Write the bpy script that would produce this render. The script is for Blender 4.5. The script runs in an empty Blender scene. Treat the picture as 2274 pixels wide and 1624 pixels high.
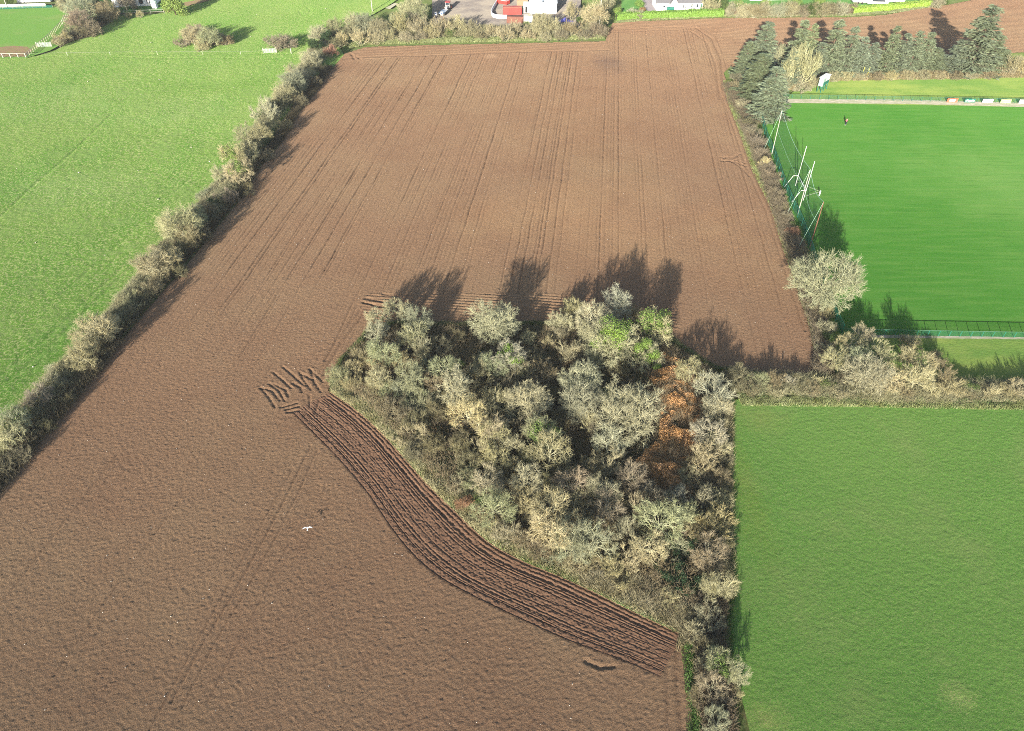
import bpy, math, random
import numpy as np
from mathutils import Vector, Matrix

# ------------------------------------------------------------------ camera, light, exposure
S = bpy.context.scene
COL = S.collection
CAM_H = 75.0
TILT = math.radians(41.2)                       # depression of the optical axis
cam_d = bpy.data.cameras.new("camera"); cam = bpy.data.objects.new("camera", cam_d); COL.objects.link(cam)
cam.location = (0, 0, CAM_H); cam.rotation_euler = (math.pi/2 - TILT, 0, 0)
cam_d.sensor_width = 36; cam_d.lens = 24.96; cam_d.clip_start = 0.5; cam_d.clip_end = 8000
S.camera = cam
SUN_EL, SUN_AZ = math.radians(14.8), math.radians(17.0)   # light travels towards azimuth 17 deg right of +Y
W = bpy.data.worlds.new("World"); S.world = W; W.use_nodes = True
nt = W.node_tree; bg = nt.nodes["Background"]
sky = nt.nodes.new("ShaderNodeTexSky"); sky.sky_type = 'NISHITA'; sky.sun_disc = False
sky.sun_elevation = SUN_EL; sky.sun_rotation = math.pi + SUN_AZ
sky.air_density = 1.0; sky.dust_density = 1.0
nt.links.new(sky.outputs[0], bg.inputs[0]); bg.inputs[1].default_value = 0.10
sl = bpy.data.lights.new("sun", 'SUN'); sun = bpy.data.objects.new("sun", sl); COL.objects.link(sun)
sl.energy = 4.6; sl.angle = math.radians(0.5); sl.color = (1.0, 0.93, 0.82)
ldir = Vector((math.sin(SUN_AZ)*math.cos(SUN_EL), math.cos(SUN_AZ)*math.cos(SUN_EL), -math.sin(SUN_EL)))
sun.rotation_euler = ldir.to_track_quat('-Z', 'Y').to_euler(); sun.location = (0, -50, 120)
S.view_settings.view_transform = 'Standard'; S.view_settings.look = 'None'
S.view_settings.gamma = 1; S.view_settings.exposure = 1.36
S.cycles.max_bounces = 4; S.cycles.diffuse_bounces = 2; S.cycles.transparent_max_bounces = 12
S.cycles.use_adaptive_sampling = True; S.cycles.filter_width = 0.95; S.cycles.use_denoising = False; S.cycles.pixel_filter_type = 'BLACKMAN_HARRIS'

HAZE = 0.00011
R0 = random.Random(7); rng = np.random.default_rng(11)

# ------------------------------------------------------------------ layout: a point of the photograph's plan on the ground (or at height h)
FD = 1576.5
def G(dx, dy, h=0.0):
    u = (dx-1137.0)/FD; v = (812.0-dy)/FD
    Y = math.cos(TILT)+v*math.sin(TILT); Z = -math.sin(TILT)+v*math.cos(TILT)
    t = (h-CAM_H)/Z
    return Vector((u*t, Y*t, h))
def depth(dx, dy, h=0.0):
    v = (812.0-dy)/FD
    return (h-CAM_H)/(-math.sin(TILT)+v*math.cos(TILT))
def GP(pts): return [tuple(G(x, y)[:2]) for x, y in pts]

# ------------------------------------------------------------------ helpers
def mesh_np(name, V, F, smooth=False):
    V = np.asarray(V, dtype=np.float32); F = np.asarray(F, dtype=np.int32)
    me = bpy.data.meshes.new(name); n, k = F.shape
    me.vertices.add(len(V)); me.vertices.foreach_set('co', V.ravel())
    me.loops.add(n*k); me.loops.foreach_set('vertex_index', F.ravel())
    me.polygons.add(n); me.polygons.foreach_set('loop_start', np.arange(0, n*k, k, dtype=np.int32))
    if smooth: me.polygons.foreach_set('use_smooth', np.ones(n, dtype=bool))
    me.update(calc_edges=True)
    return me
def link(name, me, mat=None, parent=None, loc=(0,0,0), rz=0, sc=1):
    o = bpy.data.objects.new(name, me); COL.objects.link(o)
    if mat is not None and me is not None and len(me.materials) == 0: me.materials.append(mat)
    o.location = loc; o.rotation_euler = (0, 0, rz)
    o.scale = (sc, sc, sc) if not isinstance(sc, (tuple, list)) else sc
    if parent: o.parent = parent
    return o
def tag(o, label=None, cat=None, group=None, kind=None):
    if label: o['label'] = label
    if cat: o['category'] = cat
    if group: o['group'] = group
    if kind: o['kind'] = kind
    return o
def empty(name, loc, rz=0):
    o = bpy.data.objects.new(name, None); COL.objects.link(o); o.location = loc; o.rotation_euler = (0, 0, rz)
    o.empty_display_size = 0.2
    return o
class MB:
    def __init__(s): s.v = []; s.f = []
    def box(s, x0, x1, y0, y1, z0, z1):
        b = len(s.v)
        s.v += [(x0,y0,z0),(x1,y0,z0),(x1,y1,z0),(x0,y1,z0),(x0,y0,z1),(x1,y0,z1),(x1,y1,z1),(x0,y1,z1)]
        s.f += [tuple(b+i for i in q) for q in ((0,3,2,1),(4,5,6,7),(0,1,5,4),(1,2,6,5),(2,3,7,6),(3,0,4,7))]
        return s
    def poly(s, pts, quads):
        b = len(s.v); s.v += [tuple(p) for p in pts]; s.f += [tuple(b+i for i in q) for q in quads]; return s
    def tube(s, p0, p1, r0, r1=None, n=8):
        r1 = r0 if r1 is None else r1
        p0 = Vector(p0); p1 = Vector(p1); d = (p1-p0)
        if d.length < 1e-6: return s
        d.normalize(); a = d.orthogonal().normalized(); c = d.cross(a); b = len(s.v)
        for p, r in ((p0, r0), (p1, r1)):
            for i in range(n):
                t = 2*math.pi*i/n; s.v.append(tuple(p+a*math.cos(t)*r+c*math.sin(t)*r))
        for i in range(n): s.f.append((b+i, b+(i+1) % n, b+n+(i+1) % n, b+n+i))
        s.f.append(tuple(b+n-1-i for i in range(n))); s.f.append(tuple(b+n+i for i in range(n)))
        return s
    def path(s, pts, r, n=6):
        for a, b in zip(pts[:-1], pts[1:]): s.tube(a, b, r, r, n)
        return s
    def build(s, name, mat, parent=None, bevel=0, smooth=False):
        me = bpy.data.meshes.new(name); me.from_pydata(s.v, [], s.f); me.update()
        if smooth: me.polygons.foreach_set('use_smooth', [True]*len(me.polygons))
        o = link(name, me, mat, parent)
        if bevel:
            m = o.modifiers.new('bevel', 'BEVEL'); m.width = bevel; m.segments = 2; m.limit_method = 'ANGLE'
        return o

TAB = rng.random((1024, 1024)).astype(np.float32)
def vn(x, y, scale, seed=0):
    x = x/scale+seed*37.7; y = y/scale+seed*91.3
    xi = np.floor(x).astype(np.int64); yi = np.floor(y).astype(np.int64)
    fx = (x-xi).astype(np.float32); fy = (y-yi).astype(np.float32)
    fx = fx*fx*(3-2*fx); fy = fy*fy*(3-2*fy)
    x0 = xi & 1023; x1 = (xi+1) & 1023; y0 = yi & 1023; y1 = (yi+1) & 1023
    a = TAB[x0, y0]*(1-fx)+TAB[x1, y0]*fx; b = TAB[x0, y1]*(1-fx)+TAB[x1, y1]*fx
    return (a*(1-fy)+b*fy)*2-1
def inpoly(x, y, P):
    r = np.zeros(x.shape, bool); n = len(P)
    for i in range(n):
        (xa, ya), (xb, yb) = P[i], P[(i+1) % n]
        if ya == yb: continue
        c = ((ya > y) != (yb > y)) & (x < (xb-xa)*(y-ya)/(yb-ya)+xa)
        r ^= c
    return r
def seglen(P):
    P = np.asarray(P, float); d = np.r_[0, np.cumsum(np.hypot(*(P[1:]-P[:-1]).T))]; return P, d
def resample(P, n):
    P, d = seglen(P); s = np.linspace(0, d[-1], n)
    return np.c_[np.interp(s, d, P[:, 0]), np.interp(s, d, P[:, 1])]
def smoothline(P, n=200, k=2):
    Q = resample(P, n); w = max(3, n//(len(P)*k)) | 1
    pad = w//2; E = np.r_[np.repeat(Q[:1], pad, 0), Q, np.repeat(Q[-1:], pad, 0)]
    ker = np.ones(w)/w
    return np.c_[np.convolve(E[:, 0], ker, 'valid'), np.convolve(E[:, 1], ker, 'valid')]
def dist_poly(x, y, P):
    P = np.asarray(P, float); best = np.full(x.shape, 1e9)
    for a, b in zip(P[:-1], P[1:]):
        d = b-a; L = max(d@d, 1e-9); t = np.clip(((x-a[0])*d[0]+(y-a[1])*d[1])/L, 0, 1)
        best = np.minimum(best, np.hypot(x-a[0]-t*d[0], y-a[1]-t*d[1]))
    return best

def grid_field(name, P, us, vs, alpha, hfun, mat, cut=None, z0=0.0):
    """a sheet over polygon P: rows along direction alpha (from +Y to +X), real height relief from hfun"""
    ca, sa = math.cos(alpha), math.sin(alpha)
    U, Vv = np.meshgrid(us, vs)
    X = U*ca+Vv*sa; Y = -U*sa+Vv*ca
    xc = (X[:-1, :-1]+X[1:, 1:])/2; yc = (Y[:-1, :-1]+Y[1:, 1:])/2
    m = inpoly(xc, yc, P)
    for c in (cut or []): m &= ~inpoly(xc, yc, c)
    nu = len(us); idx = np.arange(X.size).reshape(X.shape)
    F = np.stack([idx[:-1, :-1][m], idx[:-1, 1:][m], idx[1:, 1:][m], idx[1:, :-1][m]], 1)
    used = np.unique(F); remap = np.zeros(X.size, np.int64); remap[used] = np.arange(len(used)); F = remap[F]
    x = X.ravel()[used]; y = Y.ravel()[used]; u = U.ravel()[used]; v = Vv.ravel()[used]
    z = hfun(x, y, u, v)+z0
    o = link(name, mesh_np(name, np.c_[x, y, z], F, True), mat)
    return tag(o, kind='structure')

# ------------------------------------------------------------------ materials
def new_mat(name, rough=0.9, spec=0.2):
    m = bpy.data.materials.new(name); m.use_nodes = True
    n = m.node_tree; p = n.nodes['Principled BSDF']; p.inputs['Roughness'].default_value = rough
    p.inputs['Specular IOR Level'].default_value = spec
    return m, n, p
def plain(name, col, rough=0.7, spec=0.3, metal=0, var=0.12, vs=3.0):
    m, n, p = new_mat(name, rough, spec); p.inputs['Metallic'].default_value = metal
    tc = n.nodes.new('ShaderNodeTexCoord'); no = n.nodes.new('ShaderNodeTexNoise'); no.inputs['Scale'].default_value = vs
    no.inputs['Detail'].default_value = 4
    mx = n.nodes.new('ShaderNodeMix'); mx.data_type = 'RGBA'
    mx.inputs[6].default_value = (*[c*(1-var) for c in col], 1); mx.inputs[7].default_value = (*[min(1, c*(1+var)) for c in col], 1)
    n.links.new(tc.outputs['Object'], no.inputs['Vector']); n.links.new(no.outputs[0], mx.inputs[0]); n.links.new(mx.outputs[2], p.inputs['Base Color'])
    return m
def noise(n, vec, scale, detail=4, rough=0.6, dist=0.0):
    t = n.nodes.new('ShaderNodeTexNoise'); t.inputs['Scale'].default_value = scale; t.inputs['Detail'].default_value = detail
    t.inputs['Roughness'].default_value = rough; t.inputs['Distortion'].default_value = dist
    n.links.new(vec, t.inputs['Vector']); return t.outputs[0]
def ramp(n, fac, a, b):
    r = n.nodes.new('ShaderNodeMapRange'); r.inputs['From Min'].default_value = a; r.inputs['From Max'].default_value = b; r.clamp = True
    n.links.new(fac, r.inputs['Value']); return r.outputs[0]
def mixc(n, fac, a, b):
    m = n.nodes.new('ShaderNodeMix'); m.data_type = 'RGBA'
    for i, c in ((6, a), (7, b)):
        if isinstance(c, tuple): m.inputs[i].default_value = (*c, 1)
        else: n.links.new(c, m.inputs[i])
    if isinstance(fac, float): m.inputs[0].default_value = fac
    else: n.links.new(fac, m.inputs[0])
    return m.outputs[2]
def stretch(n, vec, sx, sy, sz=1, rz=0):
    m = n.nodes.new('ShaderNodeMapping'); m.inputs['Scale'].default_value = (sx, sy, sz); m.inputs['Rotation'].default_value = (0, 0, rz)
    n.links.new(vec, m.inputs['Vector']); return m.outputs[0]
def ground_mat(name, base, layers, bump=0.5, bscale=3.0, bdist=0.15, bstretch=None, spots=(), groove_shade=None):
    """layers: (noise scale, lo, hi, colour, strength, (sx,sy,rz))"""
    m, n, p = new_mat(name, 1.0, 0.0)
    df = n.nodes.new('ShaderNodeBsdfDiffuse'); df.inputs['Roughness'].default_value = 1.0
    n.links.new(df.outputs[0], n.nodes['Material Output'].inputs[0]); n.nodes.remove(p)
    tc = n.nodes.new('ShaderNodeTexCoord').outputs['Object']
    c = base
    for L in layers:
        sc, lo, hi, colr, st = L[:5]
        vec = stretch(n, tc, L[5][0], L[5][1], 1, L[5][2]) if len(L) > 5 else tc
        f = ramp(n, noise(n, vec, sc, 5, 0.65), lo, hi)
        if st != 1:
            mm = n.nodes.new('ShaderNodeMath'); mm.operation = 'MULTIPLY'; mm.inputs[1].default_value = st
            n.links.new(f, mm.inputs[0]); f = mm.outputs[0]
        c = mixc(n, f, c, colr)
    for cx, cy, rx, ry, colr, st in spots:      # patches of paler or damper ground
        mp = n.nodes.new('ShaderNodeMapping'); mp.inputs['Location'].default_value = (-cx/rx, -cy/ry, 0); mp.inputs['Scale'].default_value = (1/rx, 1/ry, 0)
        n.links.new(tc, mp.inputs['Vector']); vl = n.nodes.new('ShaderNodeVectorMath'); vl.operation = 'LENGTH'; n.links.new(mp.outputs[0], vl.inputs[0])
        ad = n.nodes.new('ShaderNodeMath'); ad.operation = 'ADD'; n.links.new(vl.outputs['Value'], ad.inputs[0]); n.links.new(ramp(n, noise(n, tc, 2.2/rx, 4), .2, .8), ad.inputs[1])
        mm = n.nodes.new('ShaderNodeMath'); mm.operation = 'MULTIPLY'; mm.inputs[1].default_value = st; n.links.new(ramp(n, ad.outputs[0], 1.5, .6), mm.inputs[0])
        mr = n.nodes.new('ShaderNodeMix'); mr.data_type = 'RGBA'; mr.blend_type = 'MULTIPLY'; n.links.new(mm.outputs[0], mr.inputs[0]); n.links.new(c, mr.inputs[6]); mr.inputs[7].default_value = (*colr, 1); c = mr.outputs[2]
    if groove_shade:        # groove shade painted dark along the pressed wheelings and drill rows
        at = n.nodes.new('ShaderNodeAttribute'); at.attribute_name = 'painted_shade'; c = mixc(n, at.outputs['Fac'], c, groove_shade)
    n.links.new(c, df.inputs['Color'])
    if bump:
        vec = stretch(n, tc, *bstretch) if bstretch else tc
        b = n.nodes.new('ShaderNodeBump'); b.inputs['Strength'].default_value = bump; b.inputs['Distance'].default_value = bdist
        n.links.new(noise(n, vec, bscale, 6, 0.7), b.inputs['Height']); n.links.new(b.outputs[0], df.inputs['Normal'])
    return m
SOIL = (0.150, 0.088, 0.056)
def lin(r, g, b): return tuple(((c/255+0.055)/1.055)**2.4 if c > 10 else c/255/12.92 for c in (r, g, b))
M = {}
def spot(dx, dy, r, ry, c, st): g_ = G(dx, dy); return (g_.x, g_.y, r, ry, c, st)
SP = [spot(1290, 490, 34, 22, (1.22, 1.20, 1.12), .9), spot(1352, 140, 7, 12, (.72, .74, .85), .9), spot(1300, 300, 26, 50, (.95, .90, .86), .6), spot(1640, 560, 18, 22, (1.08, 1.05, 1.0), .8), spot(1090, 125, 3, 3, (1.5, 1.6, 1.6), .6)]
M['soil'] = ground_mat('soil', (0.236, 0.144, 0.087), [
    (0.018, 0.42, 0.60, (0.258, 0.173, 0.102), 0.8), (0.05, 0.45, 0.7, (0.195, 0.112, 0.068), 0.6),
    (6.5, 0.50, 0.68, (0.34, 0.235, 0.145), 0.6), (7.5, 0.47, 0.33, (0.055, 0.032, 0.022), 0.85),
    (10, 0.73, 0.78, (0.50, 0.42, 0.33), 0.7)], 1.0, 9.0, 0.22, spots=SP, groove_shade=(0.10, 0.060, 0.040))
M['furrow'] = ground_mat('turned_soil', (0.172, 0.100, 0.064), [
    (0.6, 0.4, 0.7, (0.200, 0.122, 0.078), 0.8), (5, 0.55, 0.8, (0.27, 0.18, 0.115), 0.5), (7.0, 0.46, 0.32, (0.06, 0.035, 0.024), 0.7)], 0.9, 8.0, 0.14)
M['pasture'] = ground_mat('pasture_grass', (0.092, 0.185, 0.030), [
    (0.022, 0.42, 0.62, (0.112, 0.208, 0.038), 0.8), (0.05, 0.42, 0.58, (0.070, 0.172, 0.024), 0.85, (1, 0.35, -0.5)),
    (1.8, 0.44, 0.32, (0.045, 0.110, 0.018), 0.8), (0.05, 0.40, 0.62, (0.125, 0.200, 0.045), 0.6, (1, 0.5, -0.4)),
    (2.4, 0.50, 0.58, (0.27, 0.30, 0.125), 0.8), (0.12, .50, .62, (.14, .215, .06), .5)], 0.8, 5.0, 0.13, spots=[spot(180, 420, 26, 12, (1.15, 1.1, 1.3), .7), spot(420, 250, 22, 16, (1.12, 1.08, 1.25), .6), spot(120, 230, 30, 20, (1.1, 1.05, 1.25), .6), spot(480, 190, 30, 8, (.8, .9, .75), .7), spot(150, 760, 8, 20, (.75, .9, .75), .8)])
M['meadow'] = ground_mat('meadow_grass', (0.098, 0.200, 0.040), [
    (0.05, 0.4, 0.62, (0.078, 0.182, 0.033), 1.0), (0.10, 0.50, 0.68, (0.145, 0.208, 0.062), 0.6),
    (5.5, 0.50, 0.62, (0.190, 0.230, 0.088), 0.75, (1, 1.3, 0.4)), (5.5, 0.46, 0.32, (0.035, 0.080, 0.016), 0.75),
    (0.16, 0.70, 0.78, (0.26, 0.22, 0.12), 0.6), (0.45, 0.70, 0.76, (0.29, 0.26, 0.15), 0.7)], 0.8, 9.0, 0.10,
    spots=[spot(1690, 930, 5, 4, (1.3, 1.0, 1.1), .6), spot(1700, 1600, 3, 2, (1.8, 1.2, 1.6), .7), spot(2130, 1550, 2.5, 2, (1.9, 1.3, 1.8), .8), spot(1660, 1100, 3, 14, (1.15, .95, .9), .7)])
M['pitch'] = ground_mat('pitch_turf', (0.040, 0.138, 0.018), [
    (0.03, 0.4, 0.62, (0.058, 0.160, 0.027), 0.9), (0.35, 0.45, 0.65, (0.080, 0.172, 0.034), 0.6, (0.22, 2.4, 0.03)),
    (0.7, 0.46, 0.32, (0.030, 0.105, 0.014), 0.7, (0.15, 2.6, 0.03)), (5, .5, .7, (.09, .18, .04), .5, (.4, 1.6, .03))], 0.6, 6.0, 0.08, (0.4, 2.0, 1, 0.03), spots=[spot(2250, 420, 24, 45, (1.45, 1.14, 1.5), .8), spot(1780, 380, 9, 30, (1.15, .92, 1.2), .6)])
M['bank'] = ground_mat('bank_grass', (0.10, 0.175, 0.038), [
    (0.08, 0.42, 0.6, (0.175, 0.225, 0.055), 0.9, (0.4, 1.5, 0)), (0.15, 0.5, 0.7, (0.07, 0.15, 0.03), 0.6), (1.5, 0.55, 0.75, (0.2, 0.22, 0.08), 0.5)], 0.7, 2.0, 0.15)
M['paddock'] = ground_mat('paddock_grass', (0.095, 0.19, 0.042), [
    (0.08, 0.52, 0.66, (0.13, 0.19, 0.06), 0.8), (0.5, 0.55, 0.75, (0.07, 0.16, 0.03), 0.6)], 0.6, 2.0, 0.15)
M['mud'] = ground_mat('bare_mud', (0.17, 0.115, 0.075), [(0.8, 0.45, 0.65, (0.12, 0.15, 0.05), 0.7)], 0.6, 3.0, 0.1)
M['gravel'] = ground_mat('pale_gravel', (0.27, 0.245, 0.20), [(0.9, 0.42, 0.6, (0.17, 0.19, 0.11), 0.9, (0.4, 2, 0)), (1.3, 0.55, 0.68, (0.42, 0.38, 0.33), 0.8, (0.5, 1.6, 0))], 0.5, 8, 0.05)
M['yard'] = ground_mat('yard_hardcore', (0.20, 0.175, 0.145), [(0.09, 0.45, 0.6, (0.12, 0.105, 0.10), 0.8), (0.5, 0.55, 0.7, (0.30, 0.27, 0.22), 0.6, (0.6, 2, 0.3))], 0.5, 2, 0.1)
M['ground'] = ground_mat('rough_ground', (0.075, 0.10, 0.035), [(0.06, 0.45, 0.65, (0.09, 0.15, 0.035), 0.9), (0.8, 0.5, 0.7, (0.13, 0.11, 0.06), 0.6)], 0.6, 1.5, 0.2)
M['floor'] = ground_mat('woodland_litter', (0.075, 0.060, 0.034), [(0.15, 0.45, 0.62, (0.055, 0.075, 0.028), 0.8), (0.9, 0.5, 0.7, (0.13, 0.095, 0.055), 0.7)], 0.9, 3, 0.25)
M['lawn'] = ground_mat('garden_lawn', (0.055, 0.13, 0.035), [(0.2, 0.45, 0.6, (0.08, 0.16, 0.045), 0.7)], 0.4, 3, 0.08)
M['tarmac'] = ground_mat('drive_tarmac', (0.16, 0.145, 0.15), [(0.4, 0.5, 0.7, (0.20, 0.18, 0.17), 0.6)], 0.3, 4, 0.05)

def tint_mat(name, spread=0.55, sc=1.3, rough=0.85, trans=0.0, mul=1.0):
    """plant material: each object's own colour, with light and dark strands"""
    m, n, p = new_mat(name, rough, 0.15)
    oi = n.nodes.new('ShaderNodeObjectInfo'); tc = n.nodes.new('ShaderNodeTexCoord')
    f = ramp(n, noise(n, tc.outputs['Object'], sc, 4, 0.7), 0.32, 0.68)
    hv = n.nodes.new('ShaderNodeHueSaturation'); hv.inputs['Saturation'].default_value = 1.15; hv.inputs['Value'].default_value = (1-spread)*mul
    hl = n.nodes.new('ShaderNodeHueSaturation'); hl.inputs['Saturation'].default_value = 0.88; hl.inputs['Value'].default_value = (1+spread*0.5)*mul
    n.links.new(oi.outputs['Color'], hv.inputs['Color']); n.links.new(oi.outputs['Color'], hl.inputs['Color'])
    n.links.new(mixc(n, f, hv.outputs[0], hl.outputs[0]), p.inputs['Base Color'])
    if trans:
        out = n.nodes['Material Output']; t = n.nodes.new('ShaderNodeBsdfTranslucent'); ms = n.nodes.new('ShaderNodeMixShader')
        n.links.new(hl.outputs[0], t.inputs['Color']); ms.inputs[0].default_value = trans
        n.links.new(p.outputs[0], ms.inputs[1]); n.links.new(t.outputs[0], ms.inputs[2]); n.links.new(ms.outputs[0], out.inputs[0])
    return m
M['twig'] = tint_mat('twigs_and_bark', 0.38, 1.1)
M['fine'] = tint_mat('fine_twigs', 0.30, 1.1, mul=0.85)
M['leaf'] = tint_mat('leaves', 0.5, 1.6, 0.6, 0.12)
M['needle'] = tint_mat('needles', 0.42, 0.9, 0.7, 0.08)
M['blade'] = tint_mat('grass_blades', 0.4, 0.5, 0.8, 0.15)

# ------------------------------------------------------------------ the ground, the fields
def sheet(name, P, z, mat, z2=None):
    me = bpy.data.meshes.new(name); me.from_pydata([(x, y, z) for x, y in P], [], [tuple(range(len(P)))]); me.update()
    o = link(name, me, mat); bm_up(o); return tag(o, kind='structure')
def bm_up(o):
    me = o.data
    if me.polygons[0].normal.z < 0: me.flip_normals()
me = mesh_np('ground', [(-3500, -900, -0.5), (3500, -900, -0.5), (3500, 5500, -0.5), (-3500, 5500, -0.5)], [(0, 1, 2, 3)])
tag(link('ground', me, M['ground']), kind='structure')

# shared boundaries, in plan pixels
LEFT_EDGE = [(-160,1290),(-60,1150),(11,1073),(60,1005),(120,936),(179,866),(252,776),(330,684),(384,622),(441,554),(530,448),(567,383),(617,327),(659,254),(698,207),(732,160),(764,122)]
TOP_EDGE = [(764,120),(812,105),(910,102),(1135,97),(1344,92),(1352,70),(1360,52),(1420,48),(1607,40),(1876,39),(1965,34),(2030,22),(2118,9),(2200,-8),(2500,-40)]
RIGHT_EDGE = [(2600,125),(2274,117),(1800,140),(1620,150),(1607,162),(1612,180),(1622,227),(1644,278),(1679,383),(1718,462),(1747,553),(1773,624),(1810,724),(1825,787),(1800,834)]
COPSE_TOP = [(1760,842),(1650,825),(1590,815),(1530,795),(1495,755),(1470,728),(1400,717),(1300,718),(1160,719),(1060,717),(980,719),(880,715),(825,728),(792,765),(758,800),(738,840),(729,868)]
UP_EDGE = [(729,868),(757,888),(790,910),(818,934),(853,968),(879,997),(915,1038),(951,1079),(997,1124),(1044,1170),(1093,1213),(1159,1247),(1251,1284),(1330,1321),(1423,1368),(1524,1414)]
LOW_EDGE = [(644,912),(688,956),(744,1012),(793,1069),(828,1112),(855,1157),(907,1226),(956,1272),(1010,1305),(1100,1350),(1250,1420),(1400,1474),(1478,1510)]
HEDGE_SOIL = [(1524,1414),(1526,1459),(1536,1525),(1538,1624),(1540,1800)]
MEADOW_L = [(1625,1800),(1616,1624),(1610,1400),(1615,1250),(1605,1100),(1610,1000),(1617,890)]
soilP = GP(LEFT_EDGE[::1]+TOP_EDGE+RIGHT_EDGE+COPSE_TOP+UP_EDGE[1:]+HEDGE_SOIL+[(-160,1800)])
NS, NT = 950, 110
Ue = smoothline(GP(UP_EDGE), NS, 1); Le = smoothline(GP(LOW_EDGE), NS, 1)
stripP = [tuple(q) for q in Ue[::12]]+[tuple(Ue[-1])]+[tuple(Le[-1])]+[tuple(q) for q in Le[::-12]]
headP = GP([(764,118),(812,100),(1344,88),(1356,112),(1100,117),(940,124),(800,133)])
head2P = GP([(815,652),(1240,652),(1500,690),(1505,735),(1300,722),(880,722),(806,700)])
farP = GP([(1360,50),(1420,46),(1876,37),(2600,-60),(2600,130),(1620,150),(1590,80),(1560,62),(1360,66)])
ALPHA = math.radians(6.5)
rr = np.random.default_rng(5)
row_u = np.arange(-140, 260, .85)+rr.uniform(-0.22, 0.22, len(np.arange(-140, 260, .85)))
row_a = rr.choice([0.1, 0.35, 0.65, 1.1], len(row_u), p=[.33, .3, .2, .17])
def PZ(ox, oy, k, pts): return [tuple(G(ox+x*k, oy+y*k)[:2]) for x, y in pts]
F = (511.7, 767.5, 0.245)
CARVE = [(PZ(*F, p), w, d) for p, w, d in [
    ([(275,385),(350,470),(405,560)], .17, .12), ([(350,345),(440,410),(490,500)], .17, .12), ([(385,240),(470,310),(550,385)], .17, .13),
    ([(480,195),(580,280),(665,360)], .17, .13), ([(630,245),(670,320),(730,400)], .17, .11), ([(715,210),(770,260),(840,330)], .17, .11),
    ([(390,350),(500,400),(530,460)], .18, .12), ([(650,260),(750,310)], .2, .13), ([(560,340),(640,380),(650,420)], .2, .14),
    ([(275,385),(380,410),(450,500)], .18, .12), ([(460,560),(600,520)], .2, .14), ([(500,580),(620,550)], .2, .14), ([(520,605),(630,590)], .2, .14),
    ([(720,450),(720,560),(660,650)], .17, .11), ([(810,500),(760,620)], .2, .14), ([(730,220),(760,330),(820,420)], .18, .12)]]
Z6 = (1592, 199, 0.2626)
CARVE += [(PZ(*Z6, p), w, d) for p, w, d in [
    ([(35,572),(140,575),(200,540)], .3, .12), ([(35,600),(150,608),(240,645)], .3, .14), ([(110,600),(200,650),(270,730)], .3, .13), ([(60,580),(180,600),(240,620)], .25, .1)]]
A_ = (682, 597, 0.245)
CARVE += [(PZ(*A_, p), w, d) for p, w, d in [
    ([(510,305),(600,330),(700,345)], .25, .2), ([(530,270),(690,300),(900,305)], .25, .16), ([(690,232),(820,250)], .25, .14)]]
CARVE += [(GP(p), w, d) for p, w, d in [
    ([(380,1560),(450,1430),(520,1315),(590,1190),(640,1095),(690,990)], .14, .12), ([(405,1570),(475,1430),(545,1315),(615,1190),(662,1095),(705,1000)], .12, .09),
    ([(330,1624),(440,1420),(540,1240),(650,1040)], .12, .07), ([(460,1560),(560,1370),(640,1210)], .12, .07), ([(0,1345),(120,1190),(260,1010)], .12, .06), ([(120,1500),(260,1300),(400,1110)], .12, .05), ([(790,125),(800,131)], .4, .2), ([(780,120),(788,132)], .4, .2),
    ([(1500,1440),(1502,1510),(1512,1624)], .3, .08), ([(1475,1420),(1480,1500),(1482,1624)], .25, .07),
    ([(1300,1468),(1330,1483),(1365,1480)], .2, .14),
    ([(1610,210),(1640,285),(1670,375),(1710,462),(1738,550),(1766,630),(1800,730),(1812,790)], .3, .14),
    ([(1604,215),(1630,290),(1660,380),(1700,468),(1728,556),(1756,640),(1788,735)], .25, .10),
    ([(1365,66),(1480,60),(1545,62),(1580,85),(1600,130),(1606,200)], .4, .16), ([(1365,72),(1480,66),(1535,70),(1568,92),(1588,140),(1598,220)], .35, .12),
    ([(764,131),(800,127),(940,124),(1100,117),(1350,111)], .5, .14), ([(806,700),(760,760),(735,800),(716,840)], .3, .10), ([(800,690),(750,755),(722,800)], .25, .08)]]
GROOVE_SHADE = {}
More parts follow.
